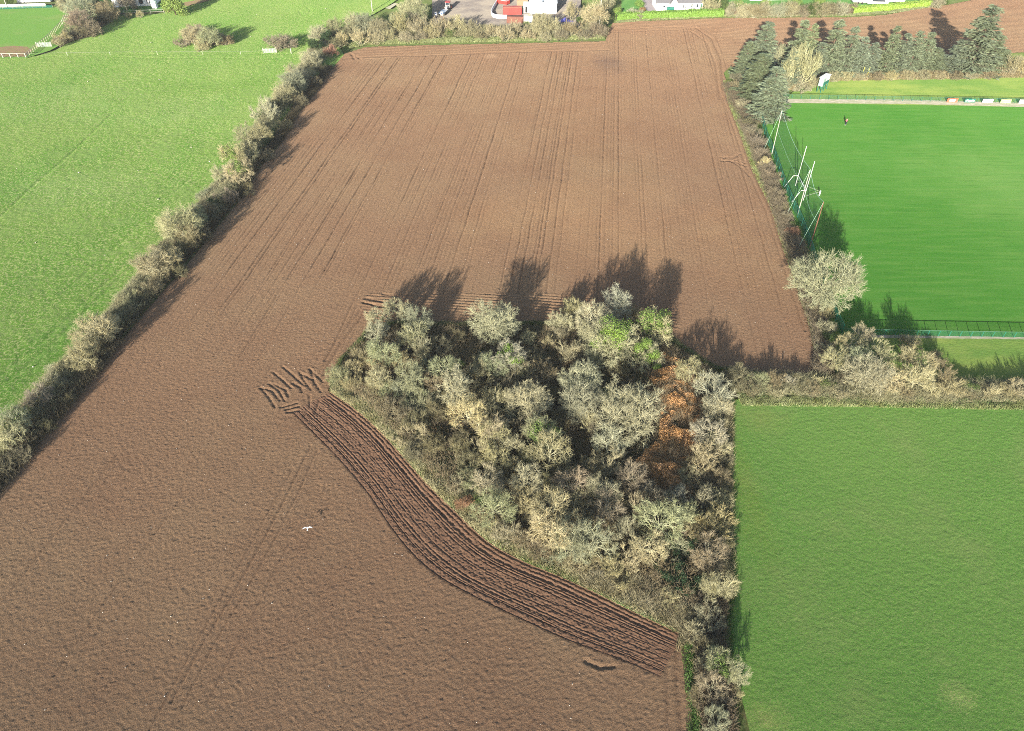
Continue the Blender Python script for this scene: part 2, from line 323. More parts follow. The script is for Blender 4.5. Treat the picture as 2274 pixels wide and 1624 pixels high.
def soil_h(x, y, u, v):
    groove_shade = np.zeros(len(x), np.float32)
    near = np.clip((190-y)/110, 0.30, 1)
    h = (vn(x+.3*y, y-.2*x, .30, 2)*.016+vn(x-.4*y, y+.3*x, .20, 3)*.042)*near
    h += vn(x, y, 2.3, 4)*.006+vn(x, y, 14, 5)*.05
    uu0 = 0; hm = inpoly(x, y, headP) | inpoly(x, y, farP) | inpoly(x, y, head2P)
    uu = u+vn(x, y, 7, 8)*.12
    k = np.clip(np.searchsorted(row_u, uu), 1, len(row_u)-1)
    k = np.where(np.abs(row_u[k-1]-uu) < np.abs(row_u[k]-uu), k-1, k)
    brk = np.clip(vn(u*3, v, 14, 9)*.7+.85, .35, 1)*(.85+.4*vn(u, v, 1.1, 14)); far = np.clip((y-70)/40, .15, 1)
    wid = np.where(y > 150, .20, .13)
    h -= np.where(hm, 0, row_a[k]*np.exp(-((uu-row_u[k])/wid)**2)*np.where(y > 110, .20, .15)*brk*far)
    groove_shade = np.where(hm, 0, row_a[k]*np.exp(-((uu-row_u[k])/np.where(y > 150, .17, .12))**2)*brk*np.clip((y-45)/60, .12, 1)*.42).astype(np.float32)
    vv = v+vn(x, y, 9, 10)*.25
    sp = np.where(inpoly(x, y, head2P), .85, 1.6)
    h += np.where(hm, np.cos(vv*2*np.pi/sp)*.05*(1+.6*vn(u, v*4, 6, 11)), 0)
    for P, w, d in CARVE:
        a = np.asarray(P); m = (x > a[:, 0].min()-2) & (x < a[:, 0].max()+2) & (y > a[:, 1].min()-2) & (y < a[:, 1].max()+2)
        if not m.any(): continue
        dd = dist_poly(x[m], y[m], P); groove_shade[m] = np.maximum(groove_shade[m], np.exp(-(dd/(w*.8))**2)*.42*(.7+.5*vn(x[m], y[m], .5, 21))); h[m] -= d*np.exp(-(dd/w)**2); h[m] += d*.2*np.exp(-((dd-2.4*w)/w)**2)
    ins = inpoly(x, y, stripP); k = np.where(ins)[0]; e = dist_poly(x[k], y[k], np.array(stripP+[stripP[0]]))
    h[k] = np.where(e < .3, h[k]-.04, -.35); GROOVE_SHADE['w'] = groove_shade
    return h
vs = np.r_[np.arange(16, 95, .13), np.arange(95, 140, .16), np.arange(140, 200, .26), np.arange(200, 345, .42)]
us = np.arange(-105, 225, .14)
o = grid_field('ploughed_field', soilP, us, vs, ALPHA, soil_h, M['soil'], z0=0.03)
at = o.data.attributes.new('painted_shade', 'FLOAT', 'POINT'); at.data.foreach_set('value', GROOVE_SHADE['w'])

# the curved strip of deep furrows round the copse
T = np.linspace(0, 1, NT)
X = Ue[:, None, 0]*(1-T)+Le[:, None, 0]*T; Y = Ue[:, None, 1]*(1-T)+Le[:, None, 1]*T
Tg = np.broadcast_to(T, X.shape); Sg = np.broadcast_to(np.linspace(0, 1, NS)[:, None], X.shape)
tw = Tg+vn(Sg*9, Tg*3, 1.0, 3)*.006+vn(Sg*120, Tg*30, 1.0, 4)*.0035+.004*np.sin(Tg*37)
amp = np.interp(Tg, [0, .06, .12, .3, .42, .58, .68, .9, 1], [.06, .14, .08, .085, .04, .04, .10, .12, .05])*(.85+.35*vn(Sg*14, Tg*14, 1, 12))
twr = tw*15.0+.28*np.sin(tw*23)+.2*np.sin(tw*51); ph = twr % 1.0; rowd = np.random.default_rng(9).uniform(.55, 1.3, 20)[np.clip(np.floor(twr).astype(int), 0, 19)]
saw = .85-1.75*rowd*np.exp(-((ph-.5)/.15)**2)*(.8+.5*vn(Sg*90, Tg*15, 1, 15))-.2*ph
h = amp*(saw-.55)*1.35
h += (vn(X, Y, .45, 1)*.025+vn(X, Y, .24, 2)*.045+vn(X, Y, .14, 3)*.035)*1.0
h -= .16*np.exp(-((tw-.02)/.022)**2)
h = np.where((Tg < .012) | (Tg > .985), np.maximum(h, .05), h)
ends = np.clip(Sg/.04, 0, 1)*np.clip((1-Sg-.05*Tg*vn(Tg*20, Tg*3, 1, 2))/.05, 0, 1)
h = h*(.3+.7*ends)+.05
for P, w, d in CARVE[9:16]:
    h -= d*np.exp(-(dist_poly(X, Y, P)/w)**2)
idx = np.arange(X.size).reshape(X.shape)
Fq = np.stack([idx[:-1, :-1].ravel(), idx[1:, :-1].ravel(), idx[1:, 1:].ravel(), idx[:-1, 1:].ravel()], 1)
tag(link('ploughed_strip', mesh_np('ploughed_strip', np.c_[X.ravel(), Y.ravel(), h.ravel()], Fq, True), M['furrow']), kind='structure')

def tuss(a, s):
    def f(x, y, u, v): return vn(x, y, s, 1)*a*.8+vn(x, y, s*.5, 2)*a*.7+vn(x, y, s*.27, 3)*a*.35+vn(x, y, s*12, 5)*a
    return f
meadowP = GP(MEADOW_L+[(1650,886),(1900,893),(2274,897),(2700,900),(2900,1800)])
grid_field('meadow', meadowP, np.arange(24, 130, .14), np.arange(12, 92, .13), 0, lambda x, y, u, v: vn(x+.3*y, y-.3*x, .24, 2)*.026+vn(x, y, .9, 3)*.012+vn(x, y, 9, 4)*.04, M['meadow'])
PTR = [(GP(p), w, d) for p, w, d in [([(250,250),(166,333),(60,425),(-40,520)], .3, .13), ([(330,560),(240,640),(120,760),(0,860)], .3, .10), ([(310,560),(220,640),(100,755),(-20,850)], .3, .10),
    ([(470,350),(330,480),(150,640),(0,770)], .25, .07), ([(760,110),(640,120),(400,118),(200,122),(80,126)], .4, .10), ([(640,130),(400,129),(250,126)], .4, .08),
    ([(610,95),(640,60),(700,40),(820,14)], .4, .10), ([(618,98),(650,64),(706,44),(830,18)], .4, .10), ([(668,20),(680,14),(690,22),(684,34),(670,34),(664,24)], .5, .12), ([(450,5),(480,22),(540,32),(600,36)], .4, .1)]]
def past_h(x, y, u, v):
    h = vn(x, y, .75, 2)*.04+vn(x, y, .4, 3)*.05+vn(x, y, 3, 4)*.03+vn(x, y, 12, 5)*.1
    for P, w, d in PTR:
        a = np.asarray(P); m = (x > a[:, 0].min()-2) & (x < a[:, 0].max()+2) & (y > a[:, 1].min()-2) & (y < a[:, 1].max()+2)
        if m.any(): h[m] -= d*np.exp(-(dist_poly(x[m], y[m], P)/w)**2)
    return h
pastP = GP(LEFT_EDGE+[(745,92),(760,70),(850,20),(900,-12),(380,-12),(365,30),(250,36),(215,58),(175,85),(112,118),(58,129),(0,128),(-300,132),(-900,900)])
grid_field('pasture', pastP, np.arange(-230, 0, .32), np.arange(50, 335, .36), 0, past_h, M['pasture'], z0=-0.03)
sheet('paddock', GP([(58,129),(112,112),(170,80),(255,38),(250,10),(-300,24),(-300,132),(0,129)]), -0.02, M['paddock'])
sheet('mud_patch', GP([(-40,127),(57,126),(72,112),(60,104),(30,102),(-40,108)]), -0.012, M['mud'])
pitchP = GP([(1690,272),(1740,229),(2274,238),(2700,245),(2900,745),(2274,752),(1868,745),(1845,700),(1740,430)])
bankP = GP([(1735,232),(1760,205),(1830,165),(2274,162),(2700,160),(3100,900),(2274,897),(1870,860),(1840,800),(1850,750),(1700,290)])
sheet('grass_bank', bankP, -0.02, M['bank'])
sheet('playing_field', pitchP, 0.0, M['pitch'])
sheet('gravel_path', GP([(1738,220),(2000,221),(2274,229),(2700,237),(2700,247),(2274,238),(2000,231),(1738,229)]), 0.012, M['gravel'])
sheet('gravel_path', GP([(1930,744),(2274,749),(2800,757),(2800,763),(2274,754),(1930,750)]), 0.012, M['gravel'])
sheet('yard', GP([(960,-30),(1290,-30),(1290,60),(1200,72),(1000,75),(960,60)]), -0.02, M['yard'])
sheet('lawn', GP([(1380,-20),(1440,-20),(1450,34),(1380,40)]), -0.01, M['lawn'])
sheet('driveway', GP([(1432,-20),(1450,-20),(1460,27),(1440,30),(1424,4)]), 0.0, M['tarmac'])
sheet('lawn', GP([(1590,-20),(2060,-40),(2040,12),(1900,24),(1600,18)]), -0.02, M['lawn'])
sheet('lawn', GP([(215,-10),(372,-10),(360,24),(262,30),(225,34)]), -0.012, M['lawn'])
sheet('bare_soil_strip', GP([(362,26),(392,10),(470,-6),(480,-2),(410,16),(372,29)]), 0.09, M['mud'])
sheet('concrete_path', GP([(855,19),(866,21),(884,9),(876,8)]), 0.12, M['gravel'])

# copse floor
copseP = GP(COPSE_TOP+UP_EDGE[1:]+HEDGE_SOIL+MEADOW_L+[(1650,884),(1870,885),(1870,850),(1800,838)])
def floor_h(x, y, u, v): return vn(x, y, 3.0, 1)*.18+vn(x, y, 1.1, 2)*.12+vn(x, y, .45, 3)*.06+.02
grid_field('woodland_floor', copseP, np.arange(-30, 75, .35), np.arange(14, 112, .35), 0, floor_h, M['floor'])

# ------------------------------------------------------------------ growth: twigs, leaves, blades
def prisms(p0, p1, r0, r1, k=3):
    """k-sided tapering prisms for arrays of segments"""
    d = p1-p0; L = np.linalg.norm(d, axis=1, keepdims=True); d = d/np.maximum(L, 1e-6)
    ref = np.where(np.abs(d[:, 2:3]) > .9, np.array([[1., 0, 0]]), np.array([[0, 0, 1.]]))
    a = np.cross(d, ref); a /= np.maximum(np.linalg.norm(a, axis=1, keepdims=True), 1e-6); b = np.cross(d, a)
    V = []
    for p, r in ((p0, r0), (p1, r1)):
        for i in range(k):
            t = 2*math.pi*i/k; V.append(p+a*(math.cos(t)*r[:, None])+b*(math.sin(t)*r[:, None]))
    V = np.stack(V, 1).reshape(-1, 3); n = len(p0); base = (np.arange(n)*2*k)[:, None]
    Fs = np.concatenate([base+np.array([[i, (i+1) % k, k+(i+1) % k, k+i]]) for i in range(k)], 0)
    return V, Fs
def join(parts):
    Vs, Fs, o = [], [], 0
    for V, F_ in parts: Vs.append(V); Fs.append(F_+o); o += len(V)
    return np.concatenate(Vs), np.concatenate(Fs)
def norm(a): return a/np.maximum(np.linalg.norm(a, axis=1, keepdims=True), 1e-6)
def branch(p, d, L, r0, r1, g, bend=.25, up=0.0, n=3):
    """curved branches as n segments; returns segments and sample points"""
    segs = []; P = [p]; D = [d]; cur = p; cd = d
    for i in range(n):
        cd = norm(cd+g.normal(0, bend, d.shape)+np.array([0, 0, up]))
        nx = cur+cd*(L/n)[:, None]
        f0, f1 = i/n, (i+1)/n
        segs.append((cur, nx, r0*(1-f0)+r1*f0, r0*(1-f1)+r1*f1)); cur = nx; P.append(cur); D.append(cd)
    return segs, P, D
def kids(P, D, m, g, spread, up=0.0, tmin=1):
    ps, ds = [], []; n = len(P)-1
    for _ in range(m):
        t = g.uniform(tmin*.45, 1.0, len(P[0]))*n; k = np.minimum(t.astype(int), n-1); f = (t-k)[:, None]
        Pk = np.stack(P, 0); Dk = np.stack(D, 0); ar = np.arange(len(P[0]))
        ps.append(Pk[k, ar]*(1-f)+Pk[k+1, ar]*f)
        ds.append(norm(Dk[k+1, ar]+g.normal(0, spread, P[0].shape)+np.array([0, 0, up])))
    return np.concatenate(ps), np.concatenate(ds)
def clip_shell(p, d, L, c, rad, g):
    """shorten branches that would leave the crown's uneven outline"""
    q = (p+d*L[:, None]-c)/rad; rr_ = np.linalg.norm(q, axis=1)
    return np.where(rr_ > 1, np.maximum(L*(1-(rr_-1)*1.15), L*.25), L)*g.uniform(.75, 1.2, len(L))
LV = ((5, .50, .015, .009, 2), (5, .32, .0088, .0056, 2), (7, .19, .0054, .0026, 2))
LVBIG = ((6, .42, .009, .0060, 2), (6, .24, .0056, .0038, 2), (7, .14, .0036, .0018, 2))
def bare_crown(seed, R, zc, kind, levels=LV, thick=1.0, nl0=None):
    g = np.random.default_rng(seed); c = np.array([0, 0, zc]); trunk = []; crown = []; pale = []
    if kind == 'R':     # round crown on a trunk
        top = zc-.35*R; nl = nl0 or 13; rad = np.array([R, R, R*.92])
        base = np.array([[0, 0, -.1]]); sg, P, D = branch(base, np.array([[0, 0, 1.]]), np.array([top+.1]), np.array([.055*R]), np.array([.04*R]), g, .06)
        trunk += sg
        ph = g.uniform(0, 2*np.pi, nl); cz = g.uniform(-.05, .95, nl)
        d = norm(np.c_[np.cos(ph)*np.sqrt(1-cz**2), np.sin(ph)*np.sqrt(1-cz**2), cz+.1])
        p = np.c_[np.zeros(nl), np.zeros(nl), g.uniform(top-.5*R*.5, top, nl)]; L = g.uniform(.6, .85, nl)*R; up1, sp = .03, .55
    elif kind == 'V':   # many upright stems fanning out
        nl = 16; rad = np.array([R*.95, R*.95, R*1.15])
        ph = g.uniform(0, 2*np.pi, nl); cz = g.uniform(.55, 1.0, nl)
        d = norm(np.c_[np.cos(ph)*np.sqrt(1-cz**2), np.sin(ph)*np.sqrt(1-cz**2), cz])
        p = np.c_[g.normal(0, .12*R, (nl, 2)), np.full(nl, -.1)]; L = g.uniform(.9, 1.15, nl)*R; up1, sp = .10, .30
    else:               # low dome, many stems
        nl = 18; rad = np.array([R, R, R*.85])
        ph = g.uniform(0, 2*np.pi, nl); cz = g.uniform(.15, 1.0, nl)
        d = norm(np.c_[np.cos(ph)*np.sqrt(1-cz**2), np.sin(ph)*np.sqrt(1-cz**2), cz])
        p = np.c_[g.normal(0, .25*R, (nl, 2)), np.full(nl, -.1)]; L = g.uniform(.6, .95, nl)*R; up1, sp = .05, .5
    sg, P, D = branch(p, d, L, np.full(nl, .026*thick*R), np.full(nl, .014*thick*R), g, .16, up1*.5); trunk += sg
    for q, (m, lf, r0, r1, seg) in enumerate(levels):
        p, d = kids(P, D, m, g, sp, up1, .7 if q == 0 else 1)
        L = clip_shell(p, d, np.full(len(p), lf*R), c, rad, g)
        sg, P, D = branch(p, d, L, np.full(len(p), r0*R*thick), np.full(len(p), r1*R*thick), g, .26, up1, seg)
        (pale if q < len(levels)-1 else crown).extend(sg)
    tv = join([prisms(*q_, k=6) for q_ in trunk]); a = [prisms(*q_) for q_ in pale]; b = [prisms(*q_) for q_ in crown]
    na = sum(len(q_[1]) for q_ in a); V, F_ = join(a+b)
    return tv, (V, F_, na)
def quads(c, nrm, size, asp, g):
    """leaf-sized faces at points c"""
    n = norm(nrm); ref = norm(g.normal(0, 1, c.shape)); a = norm(np.cross(n, ref)); b = np.cross(n, a)
    s = size[:, None]
    V = np.stack([c-a*s*asp, c-b*s, c+a*s*asp, c+b*s], 1).reshape(-1, 3)
    return V, (np.arange(len(c))*4)[:, None]+np.array([[0, 1, 2, 3]])
def leaf_ball(seed, R, zc, n, size, shell=.55, lumps=14, flat=.85):
    g = np.random.default_rng(seed); lc = norm(g.normal(0, 1, (lumps, 3)))*R*g.uniform(.35, .72, (lumps, 1)); lc[:, 2] *= flat
    lr = g.uniform(.28, .46, lumps)*R
    k = g.integers(0, lumps, n); d = norm(g.normal(0, 1, (n, 3))); rad = lr[k]*g.uniform(shell, 1.05, n)
    c = lc[k]+d*rad[:, None]+np.array([0, 0, zc]); keep = c[:, 2] > .02
    c = c[keep]; d = d[keep]
    return quads(c, d+g.normal(0, .45, c.shape), g.uniform(.6, 1.25, len(c))*size, .55, g)
def conifer(seed, H, Rb, gap=.04):
    g = np.random.default_rng(seed)
    tr = prisms(np.array([[0, 0, -.2], [0, 0, H*.5]]), np.array([[0, 0, H*.5], [0, 0, H*.97]]), np.array([.02*H, .012*H]), np.array([.012*H, .002*H]), 7)
    nb = int(210*H/13); z = H*(gap+(1-gap)*g.uniform(0, 1, nb)**1.05)*.99; ph = g.uniform(0, 2*np.pi, nb)
    L = Rb*np.clip((1-z/H), .02, 1)**.62*g.uniform(.7, 1.12, nb)+.18
    parts = []; br = []
    for i in range(nb):
        k = int(10+L[i]*9); t = np.sort(g.uniform(.18, 1, k)); dirv = np.array([math.cos(ph[i]), math.sin(ph[i])])
        droop = -.28*L[i]*t+.26*L[i]*t**2.2+ .02
        if z[i] > H*.85: droop = .55*L[i]*t
        side = np.array([-dirv[1], dirv[0]]); s = g.uniform(-1, 1, k)*(.36*L[i]*(1-t*.72)+.08)
        c = np.c_[dirv[0]*L[i]*t+side[0]*s, dirv[1]*L[i]*t+side[1]*s, z[i]+droop-np.abs(s)*.35+g.normal(0, .05, k)]
        # elongated sprays pointing outwards, hanging a little
        a = norm(np.c_[np.outer(np.ones(k), dirv)+np.outer(np.sign(s)*.7, side), g.normal(-.15, .2, k)])
        up = norm(np.c_[g.normal(0, .5, (k, 2)), np.ones(k)]); b = norm(np.cross(a, up))
        sl = g.uniform(.28, .52, k)[:, None]; sw = g.uniform(.08, .15, k)[:, None]
        V = np.stack([c-a*sl, c-b*sw, c+a*sl, c+b*sw], 1).reshape(-1, 3)
        parts.append((V, (np.arange(k)*4)[:, None]+np.array([[0, 1, 2, 3]])))
        br.append((np.array([[0, 0, z[i]]]), np.array([[dirv[0]*L[i]*.9, dirv[1]*L[i]*.9, z[i]-.05*L[i]]])))
    bp0 = np.concatenate([b[0] for b in br]); bp1 = np.concatenate([b[1] for b in br])
    bv = prisms(bp0, bp1, np.full(nb, .035), np.full(nb, .01))
    return join([tr, bv]), join(parts)
PROTO = {}
def reg(key, R, zc, tr, cr, tm='twig', cm='twig', extra=None):
    a = mesh_np('trunk', *tr); a.materials.append(M[tm]); b = mesh_np('crown', *cr[:2]); b.materials.append(M[cm])
    if len(cr) == 3:
        b.materials.append(M['fine']); mi = np.ones(len(cr[1]), np.int32); mi[:cr[2]] = 0; b.polygons.foreach_set('material_index', mi)
    e = None
    if extra: e = mesh_np('ivy', *extra); e.materials.append(M['leaf'])
    PROTO.setdefault(key, []).append((R, zc, a, b, e))
for i in range(5): reg('R', 3.0, 4.2, *bare_crown(100+i, 3.0, 4.2, 'R'), extra=leaf_ball(500+i, 2.5, 4.1, 2600, .10, .6, 9))
for i in range(3): reg('Q', 5.6, 5.6, *bare_crown(150+i, 5.6, 5.6, 'R', LVBIG, 1.0, 26), extra=leaf_ball(560+i, 4.2, 5.2, 6000, .12, .6, 14))
for i in range(4): reg('V', 2.4, 2.2, *bare_crown(200+i, 2.4, 2.2, 'V'), extra=leaf_ball(520+i, 1.7, 1.6, 1400, .09, .6, 7))
for i in range(5): reg('S', 2.2, 1.35, *bare_crown(300+i, 2.2, 1.35, 'S'), extra=leaf_ball(540+i, 1.7, 1.2, 1400, .09, .6, 7))
def stem(R, H): return prisms(np.array([[0, 0, -.1]]), np.array([[0, 0, H]]), np.array([.05*R]), np.array([.02*R]), 6)
for i in range(3): reg('E', 2.2, 1.8, stem(2.2, 1.9), leaf_ball(400+i, 2.2, 1.8, 7000, .10, .7, 18, 1.0), cm='leaf')
for i in range(2): reg('L', 2.2, 1.1, stem(2.2, 1.0), leaf_ball(430+i, 2.2, 1.1, 5500, .10, .75, 22, .6), cm='leaf')
for i in range(4): reg('K', 1.0, 0, *conifer(600+i, 13.0, 3.4), cm='needle')

PAL = {'p': ((.47,.455,.265), 'pale'), 'w': ((.46,.445,.29), 'whitish'), 'y': ((.50,.45,.25), 'straw-yellow'),
       't': ((.43,.40,.235), 'tan'), 'g': ((.37,.39,.23), 'grey-green'), 'b': ((.31,.27,.16), 'brown'), 'm': ((.35,.295,.20), 'mauve-brown'),
       'k': ((.25,.23,.135), 'dark olive'), 'd': ((.035,.065,.022), 'dark green'), 'l': ((.19,.31,.05), 'lime green'), 'e': ((.09,.14,.035), 'mid green'),
       'o': ((.34,.20,.08), 'orange-brown'), 'r': ((.38,.22,.14), 'reddish'), 'n': ((.235,.285,.165), 'grey-green'), 'c': ((.22,.33,.07), 'bright green')}
FORM = {'R': 'round tree', 'V': 'upright bush', 'S': 'bare shrub', 'E': 'leafy evergreen bush', 'L': 'low leafy bush', 'K': 'conifer'}
NAME = {'R': ('bare_tree', 'tree'), 'V': ('bare_bush', 'bush'), 'S': ('bare_shrub', 'shrub'), 'E': ('evergreen_bush', 'bush'), 'L': ('leafy_bush', 'bush'), 'K': ('conifer_tree', 'tree')}
USED = {}
ORD = ['', 'second', 'third', 'fourth', 'fifth', 'sixth', 'seventh', 'eighth', 'ninth', 'tenth', 'eleventh', 'twelfth', 'thirteenth', 'fourteenth', 'fifteenth', 'sixteenth', 'seventeenth', 'eighteenth', 'nineteenth', 'twentieth']
IVY = (.17, .27, .045)
def plant(dx, dy, rpx, kind, pal, label, group, ivy=False, zs=1.0, lift=0):
    g = R0; key = 'Q' if (kind == 'R' and rpx*depth(dx, dy)/FD > 3.1) else kind; proto = PROTO[key][g.randrange(len(PROTO[key]))]
    R, zc, tm, cm, em = proto
    rpx = rpx*(1.13 if kind in 'RVS' else 1.0)
    rm = rpx*depth(dx, dy)/FD
    for _ in range(4):
        h = zc*zs*rm/R+lift; rm = rpx*depth(dx, dy, h)/FD
    s = rm/R; p = G(dx, dy, zc*s*zs+lift)
    root = empty(NAME[kind][0], (p.x, p.y, 0), g.uniform(0, 6.28)); root.scale = (s, s, s*zs)
    assert len(label.split()) <= 16, label
    tag(root, label, NAME[kind][1], group)
    c = PAL[pal][0]; j = [g.uniform(.88, 1.12)]*3; j[0] *= g.uniform(.96, 1.05); j[2] *= g.uniform(.9, 1.1)
    cc = tuple(c[i]*j[i] for i in range(3))
    a = link('trunk', tm, None, root); b = link('crown', cm, None, root)
    bark = (.32, .31, .20) if kind in 'RVS' else (.12, .09, .06)
    a.color = (*bark, 1); b.color = (*cc, 1)
    if ivy:
        e = link('ivy', em, None, root, sc=1.22 if ivy == 2 else 1); v = g.uniform(.8, 1.2); e.color = (IVY[0]*v, IVY[1]*v, IVY[2], 1)
    return root
def parse(s):
    out = []
    for w in s.split():
        q = w.split(','); out.append((float(q[0]), float(q[1]), float(q[2]), q[3], q[4], len(q) > 5 and (2 if 'I' in q[5] else ('i' in q[5])), float(q[6]) if len(q) > 6 else 1.0))
    return out
def size_word(r, kind):
    if kind == 'R': return 'broad' if r > 45 else ('large' if r > 36 else ('mid-sized' if r > 25 else 'small'))
    return 'big' if r > 38 else ('mid-sized' if r > 24 else 'small')
def sow(s, group, where, marks=None):
    """where: phrase for rows (counted) or None: then the nearest of marks names the place"""
    L = parse(s); seen = {}; rows = []
    for t in L:
        x, y, r, k, c, iv, zs = t
        look = f"{size_word(r,k)} "+('ivied ' if iv else '')+f"{PAL[c][1]} {FORM[k]}"
        if marks:
            mk = min(marks, key=lambda q: (q[0]-x)**2+(q[1]-y)**2); ddx, ddy = x-mk[0], y-mk[1]
            if math.hypot(ddx, ddy) < 8: rows.append((t, f"{look}, itself {mk[2]}")); continue
            dw = ('right of' if ddx > 0 else 'left of') if abs(ddx) > abs(ddy) else ('in front of' if ddy > 0 else 'behind')
            key = f"{look} {dw} {mk[2]}"
        else:
            key = f"{look}"
        n = seen.get(key, 0); seen[key] = n+1; rows.append((t, key, n))
    for row in rows:
        t = row[0]
        if len(row) == 2: lab = row[1].replace(', itself', ',')
        elif marks: lab = row[1] if row[2] == 0 else f"{ORD[row[2]]} {row[1]}"
        else: lab = (row[1] if row[2] == 0 else f"{ORD[row[2]]} {row[1]}")+' '+where
        plant(t[0], t[1], t[2], t[3], t[4], lab, group, t[5], t[6])

# ------------------------------------------------------------------ the copse
MARKS = [(1089,714,"the copse's domed back tree"), (1404,908,"the copse's broadest crown"), (1362,754,"the copse's lime-ivied back tree"),
    (1451,724,"the copse's back corner tree"), (1174,748,"the clearing's lone small tree"), (760,830,"the copse's pointed tip"),
    (1289,850,"the whitish double tree"), (1588,866,"the meadow corner's bare tree"), (1598,1295,"the fan-shaped meadow bush"),
    (1228,1140,"the low straw-coloured thicket"), (1466,1155,"the copse foot's large crown"), (880,690,"the copse's tall left trees"),
    (1100,1000,"the spiky mid-copse clump"), (1172,888,"the copse's central pale crown"), (1010,830,"the dark gap's far tree"), (1095,1126,"the furrow-side grey dome")]
COPSE = """
1089,712,52,R,p 880,684,27,R,w 839,704,27,R,w 927,704,30,R,g 836,738,24,R,w 915,736,30,R,p 853,778,34,R,g 804,757,12,L,e 797,790,24,V,b 780,817,20,V,y
753,836,26,S,g 819,806,18,V,y 873,794,28,V,y 890,763,30,S,b 929,768,28,V,t 841,836,24,R,t 868,853,16,V,t 912,832,32,R,g 897,860,26,S,g 917,878,28,S,g
988,814,32,R,g 1022,812,14,L,l 1008,852,40,R,p 971,850,28,V,b 1064,826,36,V,t 1098,808,30,R,g 1130,790,34,R,w,i 1155,824,30,S,t 1174,748,16,R,y 1118,842,34,S,b
1098,886,34,V,t 1172,888,46,R,p 1037,912,38,R,y 1096,912,30,V,t 1096,952,32,R,y 986,908,34,S,k 883,903,32,S,k 951,888,28,S,g 927,932,28,S,k 915,962,30,S,t
960,990,28,S,k 1025,976,24,S,k 1367,668,36,R,w 1274,684,26,V,y 1245,712,26,V,p 1318,706,36,R,w 1409,698,24,V,b 1451,724,40,R,p,I 1362,756,54,R,p,I 1321,738,32,R,p
1431,790,34,R,p,I 1458,816,14,L,l 1269,779,28,V,t 1299,788,28,S,b 1220,759,16,V,y 1289,840,44,R,w 1294,888,46,R,w 1404,908,68,R,p 1310,928,30,V,y 1534,817,28,R,y
1588,866,42,R,w 1590,906,32,R,w 1573,958,34,R,w 1583,985,30,V,t 1355,976,34,R,w 1372,815,26,S,k 1323,950,24,V,b 1206,960,40,R,g,i 1196,832,36,S,b 1161,945,28,V,b
1098,962,34,R,y 1130,988,28,R,y 1071,988,22,V,y 1100,1015,30,R,y 1171,950,30,V,t 1220,998,42,R,t 1169,1013,24,V,y,i 1140,1036,26,V,y 1081,1062,32,R,t 1171,1060,34,R,t
1206,1070,26,V,y 1024,991,24,S,k 1039,1030,30,S,k 1095,1124,42,R,g 1061,1111,18,L,e 1032,1114,18,V,r 1054,1084,24,S,g 1169,1114,36,V,y 1228,1126,44,R,y 1269,1072,36,R,m
1281,1114,32,V,y 1225,1172,44,R,y 1284,1144,28,V,y 1269,1190,40,R,g 1125,1178,30,V,t 1159,1190,24,V,b 1192,1215,22,V,b 1012,1077,20,S,t 924,1000,24,S,k 1356,1021,34,V,y
1310,1028,22,V,y 1341,1082,36,R,t 1407,1052,32,R,m 1349,1121,36,R,m 1398,1090,28,S,b 1452,1098,32,V,m 1417,1117,36,V,y 1503,1102,28,V,w 1466,1152,48,R,g 1523,1141,34,V,g
1442,1212,34,R,y 1589,1160,40,V,y 1569,1018,38,V,y 1564,1100,30,V,t 1596,1112,28,S,t 1577,1224,38,R,m 1314,1200,46,R,g 1403,1240,30,V,y 1275,1248,24,V,t 1390,1178,34,V,t
1598,1295,36,R,t 1569,1258,30,S,b 1571,1364,32,S,t 1550,1400,24,V,t 1563,1430,24,V,b 1606,1472,36,R,g,i 1643,1492,22,R,w 1571,1478,28,S,t 1582,1522,30,R,m 1593,1565,28,S,m
1593,1603,30,R,g 1560,1330,26,S,b 1350,1235,26,S,t 1235,1225,24,S,g 1250,1040,30,S,b 1085,1165,22,S,t 1345,1160,30,S,b 1505,1180,26,S,m
1455,1260,26,S,b 1490,1330,22,S,t 1380,1290,24,S,t 1320,1262,26,S,b 1135,900,26,S,k 1060,870,26,S,b 975,770,24,S,k 1010,745,22,S,k 1180,790,26,S,k 1225,880,24,S,k
1540,1060,26,S,t 1600,1060,26,S,b 1556,1545,22,S,b 1630,1540,18,S,t
1000,880,24,S,t 1030,950,24,S,b 1075,800,22,S,t 1130,870,24,S,t 1145,915,26,S,g 1240,930,26,S,b 1260,880,24,S,k 1330,1050,22,S,t 1240,1050,26,S,t 1300,1140,28,S,y 1255,1160,26,V,y 1195,1150,26,S,t
1320,1100,26,S,g 1380,1140,28,S,t 1430,1170,28,S,y 1490,1120,26,S,t 1540,1180,28,S,t 1500,1220,26,S,g 1360,1260,24,V,y 1310,1230,26,S,y 1240,1200,24,S,t 1100,1060,26,S,t 1130,1085,26,S,y 1040,1060,22,S,g
860,870,22,S,g 940,900,24,S,t 830,860,20,S,t 780,850,20,S,t 910,800,22,S,t 955,815,24,S,g 1345,880,24,S,g 1260,720,22,S,t 1385,740,24,S,g 1240,740,20,S,t 1545,1030,26,S,t 1600,1000,24,S,t 1600,1200,26,S,y"""
sow(COPSE, 'bare trees and bushes of the copse', None, MARKS)
